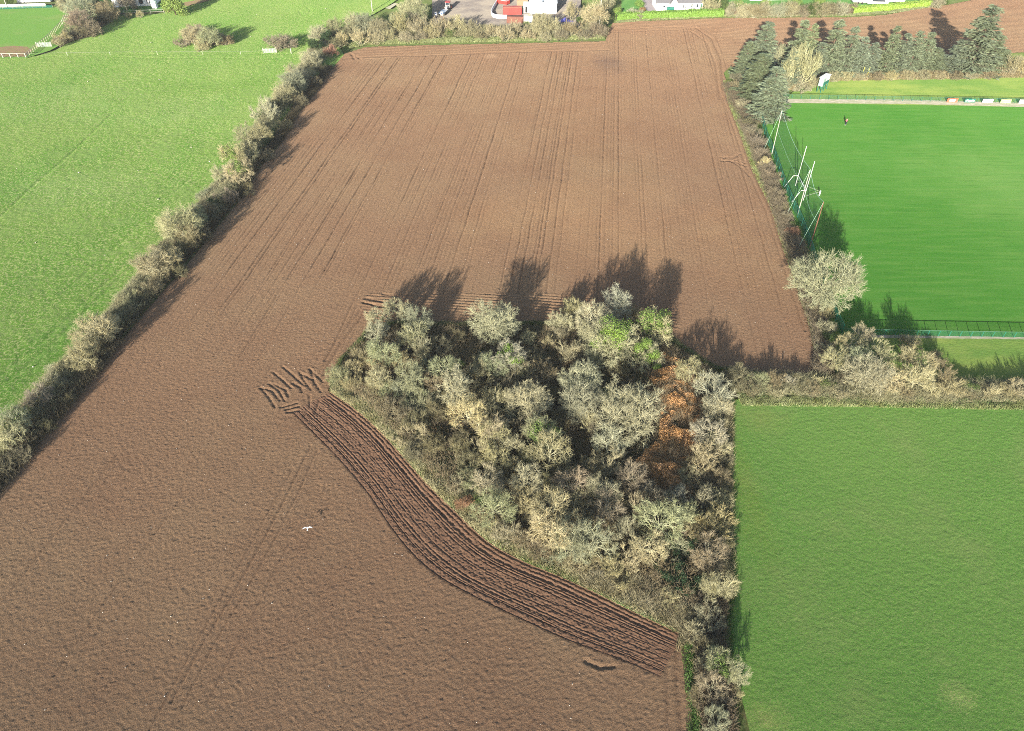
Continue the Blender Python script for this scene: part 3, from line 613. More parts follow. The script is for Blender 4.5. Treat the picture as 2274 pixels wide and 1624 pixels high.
# hedge along the top right of the copse and the far side trees
HM = [(1750,840,"the meadow hedge's spiky shrub"), (1930,820,"the meadow hedge's largest crown"), (2038,815,'the twin crowns below the pitch'), (2203,864,"the meadow hedge's right end"),
      (1837,610,'the big bare tree beside the pitch'), (1855,787,'the pitch corner trees')]
sow("""1640,832,26,S,k 1680,846,24,S,g 1680,838,16,L,e 1720,842,22,V,b 1750,846,16,V,w 1780,852,22,S,k 1818,845,15,V,y 1838,858,22,L,e 1800,862,18,S,b 1660,862,20,S,k 1725,868,18,S,t 1860,868,20,S,t
1915,740,24,R,t 1890,760,27,R,y 1855,789,26,R,t 1905,796,30,R,g 1955,779,30,R,t 1930,822,46,R,t 1975,832,32,R,y 2038,794,34,R,t 2038,836,34,R,y 2020,760,22,V,t 2095,820,24,R,b
2115,860,28,S,t 2078,795,18,V,b 2150,862,24,L,e 2203,866,18,V,t 2235,868,20,S,t 2262,862,24,S,t 2155,880,14,S,b 2175,845,14,L,e 1960,868,24,S,t 2010,872,20,S,b 2060,868,22,S,t 1910,866,22,S,k 2300,866,26,S,t
1837,610,70,R,g 1825,688,20,S,t 1835,726,20,V,t 1840,752,22,L,e 1828,770,16,S,g 1815,660,16,S,b 1880,838,24,S,k""", 'trees and shrubs of the hedge behind the meadow', None, HM)
# brown hedge beside the pitch
sow("""1673,290,15,S,b 1684,314,16,S,m 1694,341,16,S,m 1697,358,14,V,y 1705,370,15,S,m 1718,388,15,S,m 1716,408,12,S,k 1726,425,16,S,b 1734,446,15,S,b 1738,462,12,S,t 1747,480,14,S,b 1757,500,12,L,e 1763,516,15,S,r 1773,540,15,S,b 1665,272,14,S,k 1784,560,14,S,b""",
    'brown bushes of the hedge beside the pitch', 'of the pitch hedge, from its far end')
# left hedge
sow("""15,960,32,R,p 22,930,32,R,g,i 60,915,20,L,l 84,918,14,V,t 81,874,26,R,m 123,848,22,S,w 118,820,15,S,w 145,830,14,S,t 157,812,25,S,t 172,784,33,R,t 190,738,28,R,t 213,722,38,R,y
246,705,16,L,d 280,662,22,S,g 305,648,20,S,t 336,639,22,S,b 332,586,38,R,t 374,571,25,R,y 356,617,18,S,b 351,547,16,S,t 376,545,16,S,b 396,492,44,R,p 430,478,24,R,g 420,520,26,R,b
458,466,20,S,b 474,450,18,L,d 500,437,22,S,m 508,412,16,V,t 455,432,16,S,g 491,380,20,R,p 528,374,27,R,y,i 516,338,27,R,p,i 547,334,22,R,t 574,296,24,R,t 546,296,24,R,g 589,240,28,V,p
612,234,18,L,d 628,204,26,R,p 648,180,28,R,g 659,216,18,S,b 640,196,18,S,g 660,170,24,R,p 654,154,20,R,w 680,164,18,S,t 686,130,22,R,p 702,100,19,E,d 733,112,15,V,r 724,84,18,E,d 745,92,16,S,k
100,945,18,S,k 145,880,20,S,k 200,815,20,S,k 238,760,18,S,k 285,700,18,S,k 395,600,18,S,k 450,520,18,S,k 545,420,16,S,k 590,345,16,S,k 630,280,16,S,k 670,225,14,S,k 700,180,14,S,b 715,150,12,S,k 40,1010,24,S,k -5,1040,26,S,k""",
    'bushes of the hedge between pasture and soil', 'of the pasture hedge, from the picture corner')
# hedge at the far edge of the soil
sow("""708,72,20,R,p 762,84,15,V,y 742,58,22,R,g 784,48,24,R,p 808,48,25,R,g 842,56,22,R,t 800,80,19,V,y 832,82,18,S,y 862,78,16,S,t 912,14,28,R,p 892,50,25,V,y 926,56,22,V,t 932,28,22,R,g 880,42,18,R,g
921,38,20,V,t 977,54,22,V,y 955,72,17,S,y 1013,52,21,V,p 1049,58,15,V,t 1000,72,15,L,e 1094,66,15,V,y 1119,72,18,V,y 1148,60,19,V,t 1202,48,26,R,p 1170,56,12,L,c 1135,78,13,S,t 1175,76,14,S,y
1225,58,20,V,t 1270,60,19,V,b 1245,76,14,S,b 1326,66,19,S,b 1321,28,28,R,y 1292,44,13,L,e 1272,22,20,V,t 1348,50,11,L,d 1300,76,14,S,b 900,82,14,S,t 1070,78,12,S,b 1210,80,13,S,t 935,80,13,S,b""",
    'trees and bushes of the hedge by the yard', 'of the yard hedge, from its left')
# pasture clumps and garden trees
PM = [(447,80,"the pasture's bush clump"), (175,55,'the paddock fence thicket'), (340,0,'the white house'), (1500,12,'the grey-gabled bungalow'), (1750,22,'the rough far hedge')]
sow("""435,64,16,S,m 410,86,18,S,m 425,74,22,R,t 462,78,24,R,g 500,88,15,S,b 447,100,14,S,t 482,84,16,S,b 175,42,28,R,m 196,62,22,S,b 160,72,18,S,k 140,80,18,S,t 178,12,30,R,g 210,14,28,E,d 235,20,24,R,b
185,66,20,S,k 130,94,10,V,t 222,44,18,L,d 150,6,22,R,t 250,30,10,L,l 285,32,8,V,t 310,30,8,V,y 382,4,34,E,c 20,4,12,L,e 300,16,7,L,e 275,-2,22,R,m
1403,28,11,V,w 1419,30,11,V,w 1421,8,12,L,l 1427,22,9,L,o 1372,26,13,L,c 1350,8,18,R,t 1578,8,20,V,t 1607,14,16,E,e 1598,0,16,E,e
1630,20,18,S,t 1655,22,20,S,t 1680,24,20,S,b 1705,20,20,S,t 1730,22,19,S,g 1755,20,20,S,t 1778,18,20,S,b 1800,18,19,S,e 1822,18,20,S,t 1845,16,20,S,b 1868,20,18,S,t 1887,16,14,S,b
1640,10,14,L,c 1700,8,13,L,c 1770,6,14,L,c 1820,4,14,L,c 2085,6,14,S,t 2100,4,12,L,e 2055,6,10,L,e""", 'bushes around the pasture and the gardens', None, PM)
p = G(625, 94); o = plant(625, 93, 31, 'S', 'm', 'flat oval clipped brown bush standing alone by the pasture gate', None, False, .62)
o.scale = (o.scale[0], o.scale[1], o.scale[2])

# ------------------------------------------------------------------ conifers behind the pitch: apex and base in the plan
def conifer_at(ax, ay, bx, by, rpx, label, pal='n'):
    b = G(bx, by); h = 1.0
    lo, hi = 2.0, 40.0      # height such that the tip sits on the apex row
    for _ in range(40):
        h = (lo+hi)/2
        d = Vector((b.x, b.y, h-CAM_H)); fwd = d.y*math.cos(TILT)-d.z*math.sin(TILT); upv = d.y*math.sin(TILT)+d.z*math.cos(TILT)
        if 812-upv/fwd*FD > ay: lo = h
        else: hi = h
    dpt = depth(bx, by, h*.3); rm = rpx*dpt/FD*1.42
    R, zc, tm, cm, em = PROTO['K'][R0.randrange(4)]
    root = empty('conifer_tree', (b.x, b.y, 0), R0.uniform(0, 6.28)); root.scale = (rm/3.4, rm/3.4, h/13.0)
    tag(root, label, 'conifer', 'conifers behind the pitch')
    a = link('trunk', tm, None, root); c = link('crown', cm, None, root); a.color = (.14, .10, .07, 1)
    q = PAL[pal][0]; v = R0.uniform(.9, 1.12); c.color = (q[0]*v, q[1]*v, q[2]*v*R0.uniform(.85, 1.15), 1)
KON = [(1679,50,1683,165,34,'pointed grey-green conifer beside the soil edge, left end of the row'), (1640,92,1650,170,24,'short conifer leaning out over the soil corner'),
 (1665,120,1677,215,40,'broad conifer in front of the pointed left-end one'), (1705,150,1702,262,38,'tall near conifer whose foot meets the corner of the pitch'),
 (1752,45,1760,160,27,'second pointed conifer of the row, behind the fan-shaped bare tree'), (1780,54,1786,158,20,'slim conifer between two pointed ones'),
 (1826,45,1832,168,30,'tall conifer directly behind the scoreboard'), (1866,60,1870,168,24,'conifer right of the tall one behind the scoreboard'),
 (1893,82,1897,168,24,'short round-topped conifer above the two yellow stakes'), (1921,95,1924,166,22,'stunted conifer right of the yellow stakes'),
 (1955,58,1960,166,22,'slim pointed conifer in the middle of the row'), (1982,76,1988,166,24,'conifer just right of the slim middle one'),
 (2010,70,2014,164,22,'greyer conifer left of the gap in the row'), (2033,72,2040,160,22,'conifer overhanging the gap in the row'),
 (2065,108,2068,160,24,'low conifer at the foot of the tallest one'), (2150,13,2148,164,44,'tallest and widest conifer of the row'),
 (2112,90,2112,162,28,'bushy conifer at the left skirt of the tallest one'), (2188,78,2190,160,26,'conifer at the right skirt of the tallest one'), (2210,110,2214,158,24,'last short conifer before the bare shrubs'),
 (1735,110,1745,190,26,'conifer crowded behind the bare trees at the pitch corner'), (1800,95,1808,172,24,'low conifer filling in left of the scoreboard')]
for k in KON: conifer_at(*k, pal='n')
SM = [(1783,140,'the scoreboard'), (2253,142,"the conifer row's right end"), (1660,250,"the soil's conifer corner")]
sow("""1737,118,24,V,g 2253,140,24,V,t 2235,152,18,S,t 2275,146,20,V,y 1715,192,20,V,t 1735,180,20,V,g 1800,182,18,S,t 1640,190,16,S,b 1650,230,15,S,t 1637,170,12,S,k
1850,170,14,S,t 1880,168,13,S,y 1910,168,12,S,t 1945,168,13,S,b 1980,168,13,S,y 2015,166,13,S,y 2050,166,13,S,t 2085,166,12,S,t 2120,166,13,S,b 2160,166,13,S,t 2195,165,13,S,b 1780,190,16,S,t 1760,160,18,S,b 2036,142,12,S,o""",
    'bare bushes among the conifers', None, SM)
# the fan-shaped bare tree on its own trunk
o = plant(1785, 140, 34, 'V', 'p', 'tall fan-shaped bare tree between the conifers and the scoreboard', None, False, 1.5)

# ------------------------------------------------------------------ undergrowth
def scatter(P, n, seed, line=False):
    g = np.random.default_rng(seed); P = np.asarray(P)
    x = g.uniform(P[:, 0].min(), P[:, 0].max(), int(n*4)); y = g.uniform(P[:, 1].min(), P[:, 1].max(), int(n*4))
    m = inpoly(x, y, [tuple(q) for q in P]); return x[m][:n], y[m][:n], g
def band(L, w, n, seed):
    g = np.random.default_rng(seed); Pp, d = seglen(L); s = g.uniform(0, d[-1], n)
    x = np.interp(s, d, Pp[:, 0]); y = np.interp(s, d, Pp[:, 1]); t = np.clip(g.normal(0, .42, n), -1, 1)*w
    e = 0.5; dx = np.interp(s+e, d, Pp[:, 0])-np.interp(s-e, d, Pp[:, 0]); dy = np.interp(s+e, d, Pp[:, 1])-np.interp(s-e, d, Pp[:, 1])
    q = np.hypot(dx, dy)+1e-6; return x-dy/q*t, y+dx/q*t, g
def blades(name, x, y, g, hgt, col, wid=.02, lean=.5, label=None):
    k = ~inpoly(x, y, stripP); x = x[k]; y = y[k]
    n = len(x); H = hgt*g.uniform(.5, 1.3, n)*np.clip(1+.5*vn(x, y, 1.4, 3), .3, 2)
    a = g.uniform(0, 2*np.pi, n); le = lean*H
    p0 = np.c_[x, y, np.full(n, -.05)]; tip = p0+np.c_[np.cos(a)*le, np.sin(a)*le, H]
    b = g.uniform(0, 2*np.pi, n); w = np.c_[np.cos(b), np.sin(b), np.zeros(n)]*wid
    mid = (p0+tip)/2+np.c_[np.zeros(n), np.zeros(n), H*.12]
    V = np.stack([p0-w, p0+w, mid+w*.8, tip, mid-w*.8], 1).reshape(-1, 3); k = (np.arange(n)*5)[:, None]
    me = bpy.data.meshes.new(name); Fq = np.concatenate([k+np.array([[0, 1, 2, 4]])]); F3 = k+np.array([[4, 2, 3, 3]])
    V4 = V; me = mesh_np(name, V4, np.concatenate([Fq]), False)
    # second piece of every blade as its own triangle-like quad
    V2 = np.stack([mid-w*.8, mid+w*.8, tip+w*.15, tip-w*.15], 1).reshape(-1, 3); k2 = (np.arange(n)*4)[:, None]+np.array([[0, 1, 2, 3]])
    Va = np.stack([p0-w, p0+w, mid+w*.8, mid-w*.8], 1).reshape(-1, 3); bpy.data.meshes.remove(me)
    me = mesh_np(name, *join([(Va, k2), (V2, k2)]))
    o = link(name, me, M['blade']); o.color = (*col, 1); return tag(o, label, 'grass' if 'grass' in name else 'undergrowth', kind='stuff')
def leaves(name, x, y, g, hmax, size, col, label, cat='undergrowth'):
    k = ~inpoly(x, y, stripP); x = x[k]; y = y[k]
    n = len(x); mound = np.clip(.45+.55*vn(x, y, 2.2, 7)+.3*vn(x, y, .9, 8), .05, 1.2)*hmax
    z = mound*g.uniform(.45, 1.08, n); c = np.c_[x, y, z]
    nr = g.normal(0, .7, (n, 3))+np.array([0, -.3, .8])
    o = link(name, mesh_np(name, *quads(c, nr, g.uniform(.6, 1.3, n)*size, .55, g)), M['leaf']); o.color = (*col, 1)
    return tag(o, label, cat, kind='stuff')
def thicket(name, x, y, g, hmax, col, label, r=.018, L=.55):
    k = ~inpoly(x, y, stripP); x = x[k]; y = y[k]
    n = len(x); mound = np.clip(.6+.5*vn(x, y, 2.6, 9), .1, 1.2)*hmax
    p0 = np.c_[x, y, mound*g.uniform(0, .85, n)]; d = norm(g.normal(0, .6, (n, 3))+np.array([0, 0, .7])); ll = g.uniform(.5, 1.3, n)*L
    p1 = p0+d*ll[:, None]; d2 = norm(d+g.normal(0, .5, (n, 3))); p2 = p1+d2*ll[:, None]*.6
    rr_ = np.full(n, r)
    o = link(name, mesh_np(name, *join([prisms(p0, p1, rr_, rr_*.7), prisms(p1, p2, rr_*.7, rr_*.35)])), M['twig']); o.color = (*col, 1)
    return tag(o, label, 'undergrowth', kind='stuff')
innerP = GP([(1590,830),(1495,775),(1460,740),(1300,728),(980,728),(850,730),(800,765),(760,810),(745,850),(800,890),(880,965),(960,1060),(1060,1160),(1160,1225),(1300,1285),(1440,1350),(1530,1400),(1545,1600),(1600,1610),(1600,1300),(1598,1100),(1600,900)])
x, y, g = scatter(innerP, 90000, 21); thicket('undergrowth', x, y, g, 1.5, (.25, .20, .12), 'tangle of brown twigs and briars filling the floor of the copse')
brk = vn(x, y, 5, 17)
x, y, g = scatter(innerP, 110000, 22); m = vn(x, y, 6, 17) > -.05
leaves('bramble', x[m], y[m], g, 1.0, .065, (.06, .09, .03), 'dark green bramble and ivy covering the copse floor')
x, y, g = scatter(GP([(1480,1190),(1550,1210),(1565,1290),(1540,1340),(1490,1320),(1450,1270),(1440,1230)]), 22000, 23)
leaves('bramble', x, y, g, 1.7, .075, (.045, .085, .035), 'mound of dark green bramble near the copse foot beside the meadow')
x, y, g = scatter(GP([(980,950),(1060,960),(1070,1050),(1040,1070),(980,1040),(930,990),(900,940)]), 20000, 24)
leaves('bramble', x, y, g, 1.4, .07, (.042, .065, .026), 'dark bramble slope between the tall trees and the curved furrows')
x, y, g = scatter(GP([(1470,795),(1540,825),(1572,900),(1570,960),(1556,1040),(1530,1120),(1430,1110),(1405,1040),(1460,985),(1468,900),(1440,840)]), 70000, 25)
leaves('bracken', x, y, g, 1.6, .085, (.52, .29, .115), 'dead orange-brown bracken filling the right side of the copse', 'bracken')
x, y, g = scatter(GP([(930,940),(1030,900),(1060,960),(1000,1010),(950,1000)]), 5000, 26)
leaves('bracken', x, y, g, 1.5, .06, (.30, .17, .07), 'scattered rusty leaves on the slope above the furrows', 'bracken')
# verges of dead grass
x, y, g = band(GP([(735,868),(775,882),(835,925),(875,968),(935,1030),(975,1078),(1065,1165),(1110,1202),(1170,1232),(1255,1268),(1345,1306),(1440,1352),(1520,1392)]), 2.6, 60000, 31)
ck = ~inpoly(x, y, stripP); blades('dead_grass', x[ck], y[ck], g, .55, (.40, .37, .20), .022, .6, 'pale dead grass along the top of the curved furrows')
m = ck & (vn(x, y, 3, 5) > 0); x2 = x[m]+.1; blades('grass', x2, y[m], g, .35, (.22, .34, .10), .03, .5, 'green grass at the foot of the copse bank')
x, y, g = band(GP([(1290,1285),(1350,1290),(1440,1325),(1500,1370),(1545,1420)]), 2.6, 26000, 32); blades('dead_grass', x, y, g, .8, (.36, .32, .19), .022, .7, 'long flattened dead grass at the low tip of the copse')
x, y, g = band(GP([(1532,1400),(1545,1480),(1552,1560),(1555,1680)]), 1.3, 26000, 33); blades('grass', x, y, g, .3, (.13, .24, .055), .022, .5, 'bright green verge between the soil and the low hedge')
x, y, g = band(GP([(1580,1330),(1575,1400),(1580,1460),(1590,1560),(1600,1700)]), 1.7, 26000, 34); thicket('undergrowth', x, y, g, 1.3, (.22, .17, .11), 'brown brushwood of the hedge beside the meadow')
x, y, g = band(GP([(1600,890),(1603,960),(1600,1060),(1600,1160),(1603,1260),(1600,1330)]), 1.6, 26000, 35); blades('dead_grass', x, y, g, .9, (.30, .27, .15), .022, .5, 'dead grass and stalks along the meadow side of the copse')
# hedges: thickets
x, y, g = band(GP([(-60,1060),(20,1000),(95,915),(165,835),(245,735),(330,640),(400,545),(470,475),(530,400),(560,330),(610,250),(660,200),(700,140),(735,95)]), 3.0, 95000, 36)
thicket('undergrowth', x, y, g, 2.3, (.26, .26, .145), 'brushy base of the hedge between pasture and soil', .02)
x, y, g = band(GP([(-60,1090),(20,1025),(95,945),(165,862),(245,762),(330,665),(400,580),(470,500),(530,425),(570,360),(625,285),(680,205),(720,150)]), 2.0, 50000, 37)
leaves('weeds', x, y, g, .6, .07, (.05, .075, .026), 'dark green weeds on the soil side of the pasture hedge', 'weeds')
x, y, g = band(GP([(1650,270),(1680,335),(1705,400),(1725,455),(1750,520),(1775,590),(1800,670),(1820,730),(1832,790),(1820,840)]), 1.8, 50000, 38)
thicket('undergrowth', x, y, g, 1.3, (.24, .20, .13), 'brown brushwood of the hedge beside the pitch')
x, y, g = band(GP([(1618,180),(1632,235),(1654,290),(1688,385),(1728,462),(1757,553),(1783,624),(1818,724),(1832,787)]), 1.6, 60000, 39)
blades('grass', x, y, g, .38, (.24, .29, .10), .03, .5, 'strip of pale green grass between the soil and the pitch hedge')
x, y, g = band(GP([(1620,850),(1700,855),(1800,862),(1900,868),(2000,874),(2150,872),(2400,872)]), 2.4, 60000, 40)
thicket('undergrowth', x, y, g, 1.3, (.29, .28, .16), 'tangled base of the hedge behind the meadow')
x, y, g = band(GP([(1640,884),(1700,884),(1900,886),(2100,890),(2400,894)]), 1.8, 60000, 41)
blades('grass', x, y, g, .4, (.26, .29, .12), .03, .5, 'pale rough grass in front of the meadow hedge')
x, y, g = band(GP([(1640,866),(1700,868),(1800,872),(1900,880),(2100,884),(2400,884)]), 2.0, 30000, 42)
leaves('bramble', x, y, g, .9, .07, (.07, .12, .035), 'green bramble along the meadow hedge')
x, y, g = band(GP([(772,104),(810,96),(900,93),(1130,88),(1340,82)]), 2.2, 50000, 43)
blades('grass', x, y, g, .5, (.34, .38, .16), .045, .5, 'pale grass strip between the yard hedge and the soil')
x, y, g = band(GP([(740,80),(800,78),(900,76),(1000,76),(1130,74),(1340,70)]), 4.0, 70000, 44)
thicket('undergrowth', x, y, g, 2.2, (.33, .31, .17), 'brushy base of the hedge by the yard', .025, .7)
x, y, g = band(GP([(1370,50),(1430,44),(1610,35),(1880,34),(1900,33),(1980,27),(2070,14)]), 1.2, 34000, 45)
blades('grass', x, y, g, .4, (.30, .33, .15), .05, .5, 'pale grass along the far edge of the soil')
x, y, g = band(GP([(1620,30),(1700,32),(1800,30),(1885,26)]), 2.8, 34000, 46)
thicket('undergrowth', x, y, g, 2.2, (.27, .21, .13), 'brushy base of the rough hedge behind the far soil', .025, .8)
x, y, g = band(GP([(1740,196),(1790,178),(1850,172),(1950,170),(2100,168),(2250,165),(2400,164)]), 3.2, 60000, 47)
blades('dead_grass', x, y, g, 1.1, (.36, .30, .16), .035, .5, 'tall dead grass under the conifers')
x, y, g = band(GP([(1625,190),(1640,230),(1665,265),(1700,270)]), 3.0, 14000, 48)
thicket('undergrowth', x, y, g, 1.3, (.21, .17, .11), 'brushwood under the conifers at the soil corner')
x, y, g = band(GP([(440,98),(480,96),(510,90)]), 3.0, 6000, 49); thicket('undergrowth', x, y, g, 1.4, (.19, .14, .10), 'brushy base of the bush clump in the pasture', .02, .6)
x, y, g = band(GP([(125,96),(160,88),(200,68),(230,48),(250,30)]), 3.5, 14000, 50); thicket('undergrowth', x, y, g, 1.8, (.20, .16, .11), 'brushwood along the paddock fence', .02, .7)
# clods and stones
def rocks(name, x, y, g, s0, s1, mat, zb, label, cat):
    n = len(x); s = g.uniform(s0, s1, n); base = np.array([(1, 0, 0), (-1, 0, 0), (0, 1, 0), (0, -1, 0), (0, 0, .8), (0, 0, -.6)], float)
    Vv = base[None]*(s[:, None, None]*g.uniform(.6, 1.3, (n, 6, 1))); th = g.uniform(0, 6.28, n); c, s_ = np.cos(th)[:, None], np.sin(th)[:, None]
    Vr = np.stack([Vv[..., 0]*c-Vv[..., 1]*s_, Vv[..., 0]*s_+Vv[..., 1]*c, Vv[..., 2]], -1)+np.c_[x, y, np.full(n, zb)][:, None]
    Fs = np.array([(0, 2, 4), (2, 1, 4), (1, 3, 4), (3, 0, 4), (2, 0, 5), (1, 2, 5), (3, 1, 5), (0, 3, 5)])
    o = link(name, mesh_np(name, Vr.reshape(-1, 3), ((np.arange(n)*6)[:, None, None]+Fs[None]).reshape(-1, 3)), mat); return tag(o, label, cat, kind='stuff')
M['stone'] = plain('pale_stone', (.50, .46, .40))
x, y, g = scatter(soilP, 1500, 51); m = ~inpoly(x, y, stripP)
rocks('stones', x[m], y[m], g, .03, .09, M['stone'], .05, 'small pale stones scattered over the ploughed soil', 'stones')

# ------------------------------------------------------------------ man-made things
M['white'] = plain('white_render', (.80,.79,.76), .6); M['wall_cream'] = plain('cream_render', (.72,.66,.56), .7)
M['slate'] = plain('grey_roof', (.17,.165,.17), .6, var=.2); M['tin'] = plain('galvanised_sheet', (.52,.56,.60), .45, .5)
M['glass'] = plain('window_glass', (.03,.04,.05), .15, .5); M['frame'] = plain('window_frame', (.7,.7,.68), .5)
M['red'] = plain('red_paint', (.52,.055,.045), .5); M['red2'] = plain('faded_red_roof', (.60,.20,.12), .6); M['rust'] = plain('rusty_steel', (.20,.085,.06), .8, var=.3)
M['teal'] = plain('green_paint', (.02,.16,.115), .5); M['postpale'] = plain('pale_post', (.42,.41,.35), .7); M['metal'] = plain('galvanised_tube', (.60,.66,.62), .4, .5)
M['wood'] = plain('weathered_wood', (.36,.32,.25), .8); M['black'] = plain('black_rubber', (.015,.015,.015), .7); M['blue'] = plain('blue_plastic', (.05,.12,.45), .5)
M['tarp'] = plain('blue_tarpaulin', (.10,.10,.36), .6, var=.4, vs=1.5); M['orange'] = plain('orange_red_board', (.70,.13,.07), .5); M['limeb'] = plain('lime_board', (.42,.62,.22), .5)
M['panel'] = plain('pale_green_panel', (.30,.42,.34), .6); M['skin'] = plain('skin', (.55,.33,.24), .6); M['pink'] = plain('pink_top', (.75,.12,.17), .7); M['navy'] = plain('dark_trousers', (.02,.02,.035), .8)
M['hair'] = plain('brown_hair', (.06,.035,.02), .7); M['feather'] = plain('white_feather', (.82,.82,.80), .7); M['barrelg'] = plain('green_plastic', (.25,.6,.35), .5)
M['rope'] = plain('pale_green_rope', (.35,.55,.42), .7)
def net_mat(name, col, alpha, tile):
    m, n, p = new_mat(name, .8, .1); p.inputs['Base Color'].default_value = (*col, 1)
    out = n.nodes['Material Output']; tr = n.nodes.new('ShaderNodeBsdfTransparent'); ms = n.nodes.new('ShaderNodeMixShader')
    tc = n.nodes.new('ShaderNodeTexCoord'); w = noise(n, tc.outputs['Object'], tile, 2)
    r = n.nodes.new('ShaderNodeMapRange'); r.inputs['From Min'].default_value = .3; r.inputs['From Max'].default_value = .7
    r.inputs['To Min'].default_value = alpha*.8; r.inputs['To Max'].default_value = alpha*1.2; n.links.new(w, r.inputs['Value'])
    n.links.new(r.outputs[0], ms.inputs[0]); n.links.new(tr.outputs[0], ms.inputs[1]); n.links.new(p.outputs[0], ms.inputs[2]); n.links.new(ms.outputs[0], out.inputs[0])
    return m
M['net'] = net_mat('ball_stop_net', (.03,.14,.09), .20, .5); M['mesh'] = net_mat('green_fence_mesh', (.02,.15,.11), .42, 1.0); M['lightmesh'] = net_mat('light_fence_mesh', (.03,.16,.10), .12, 1.0)

def hsolve(bx, by, ty):
    b = G(bx, by); lo, hi = .2, 40.0
    for _ in range(40):
        h = (lo+hi)/2; dz = h-CAM_H; fwd = b.y*math.cos(TILT)-dz*math.sin(TILT); up = b.y*math.sin(TILT)+dz*math.cos(TILT)
        if 812-up/fwd*FD > ty: lo = h
        else: hi = h
    return h
def frame_at(name, p0, p1, label, cat, group=None):
    a = G(*p0); b = G(*p1); ang = math.atan2(b.y-a.y, b.x-a.x); o = empty(name, (a.x, a.y, 0), ang); tag(o, label, cat, group)
    return o, (b-a).length
def window(x, z, w, h, root, y=0.0, pane='glass'):
    m = MB(); t = .07
    m.box(x, x+w, y-.06, y+.02, z, z+t).box(x, x+w, y-.06, y+.02, z+h-t, z+h).box(x, x+t, y-.06, y+.02, z+t, z+h-t).box(x+w-t, x+w, y-.06, y+.02, z+t, z+h-t)
    f = m.build('window', M['frame'], root); MB().box(x+t, x+w-t, y-.03, y+.01, z+t, z+h-t).build('pane', M[pane], f)
def gable_roof(m, x0, x1, y0, y1, ze, zr, ov=.35, t=.14):
    yc = (y0+y1)/2
    for ya, yb, za, zb in ((y0-ov, yc, ze-ov*(zr-ze)/(yc-y0), zr), (yc, y1+ov, zr, ze-ov*(zr-ze)/(yc-y0))):
        m.poly([(x0-ov,ya,za+.05),(x1+ov,ya,za+.05),(x1+ov,yb,zb+.05),(x0-ov,yb,zb+.05),(x0-ov,ya,za+.05+t),(x1+ov,ya,za+.05+t),(x1+ov,yb,zb+.05+t),(x0-ov,yb,zb+.05+t)],
               [(0,3,2,1),(4,5,6,7),(0,1,5,4),(1,2,6,5),(2,3,7,6),(3,0,4,7)])
def house_walls(m, L, Dp, he, hr):
    m.poly([(0,0,0),(L,0,0),(L,Dp,0),(0,Dp,0),(0,0,he),(L,0,he),(L,Dp,he),(0,Dp,he),(0,Dp/2,hr),(L,Dp/2,hr)],
           [(0,1,5,4),(2,3,7,6),(0,4,8,7,3),(1,2,6,9,5)])
# white bungalow
o, L = frame_at('bungalow', (1457,24), (1559,23), 'white bungalow with grey gabled roof behind the clipped hedge', 'house')
m = MB(); house_walls(m, L, 8.5, 2.6, 5.2); m.build('wall', M['white'], o)
gx = L*.37
m = MB(); w = 3.0; m.poly([(gx-w/2,-.9,0),(gx+w/2,-.9,0),(gx+w/2,0,0),(gx-w/2,0,0),(gx-w/2,-.9,2.5),(gx+w/2,-.9,2.5),(gx+w/2,1.2,2.5),(gx-w/2,1.2,2.5),(gx,-.9,4.3),(gx,2.6,4.3)],
   [(0,1,5,8,4),(1,2,6,5),(3,0,4,7)]); m.build('gable_wall', M['white'], o)
m = MB(); gable_roof(m, 0, L, 0, 8.5, 2.65, 5.25); r = m.build('roof', M['slate'], o)
m = MB()
for sx in (-1, 1):
    m.poly([(gx+sx*(w/2+.3),-1.2,2.35),(gx,-1.2,4.45),(gx,3.6,4.45),(gx+sx*(w/2+.3),1.4,2.35),(gx+sx*(w/2+.3),-1.2,2.5),(gx,-1.2,4.6),(gx,3.6,4.6),(gx+sx*(w/2+.3),1.4,2.5)],
       [(0,1,2,3),(4,5,6,7),(0,1,5,4),(1,2,6,5),(2,3,7,6),(3,0,4,7)])
m.build('gable_roof', M['slate'], o)
MB().box(L*.7, L*.7+.9, 3.8, 4.6, 4.6, 6.2).build('chimney', M['white'], r)
for f, z, ww, hh in ((.14,1.0,.9,.7),(.49,.9,.4,1.2),(.57,.8,.45,1.3),(.62,.8,.45,1.3),(.75,1.1,.5,1.2),(.87,.9,.6,1.4)): window(L*f, z, ww, hh, o)
MB().box(L*.95, L*.985, -.05, .03, .05, 2.1).build('door', M['teal'], o)
# white house beyond the pasture
o, L = frame_at('white_house', (262,15), (344,13), 'white house with dark windows beyond the head of the pasture', 'house')
m = MB(); house_walls(m, L, 8, 3.0, 5.6); m.build('wall', M['white'], o)
m = MB(); gable_roof(m, 0, L, 0, 8, 3.05, 5.65); m.build('roof', M['slate'], o)
for f, z, ww, hh in ((.32,.1,.9,2.0),(.60,.7,1.6,1.6),(.80,.8,.5,1.5),(.87,.8,.5,1.5),(.12,.9,.8,1.2)): window(L*f, z, ww, hh, o)
m = MB(); m.box(-1.8, 0, .4, 4, 0, 2.2); m.build('porch', M['tin'], o)
o, L = frame_at('garden_tank', (252,19), (264,19), 'white lidded garden bench beside the white house', 'bench'); m = MB(); m.box(0, L, 0, .8, .35, .6); m.build('seat', M['white'], o); MB().box(.1, .25, .05, .75, 0, .35).box(L-.25, L-.1, .05, .75, 0, .35).build('leg', M['black'], o)
o.name = 'garden_bench'
o, L = frame_at('garden_shed', (338,19), (348,19), 'small white garden shed under the bright green evergreen', 'shed'); m = MB(); house_walls(m, L, 1.6, 1.8, 2.3); m.build('wall', M['white'], o); m = MB(); gable_roof(m, 0, L, 0, 1.6, 1.82, 2.32, .1, .06); m.build('roof', M['panel'], o)
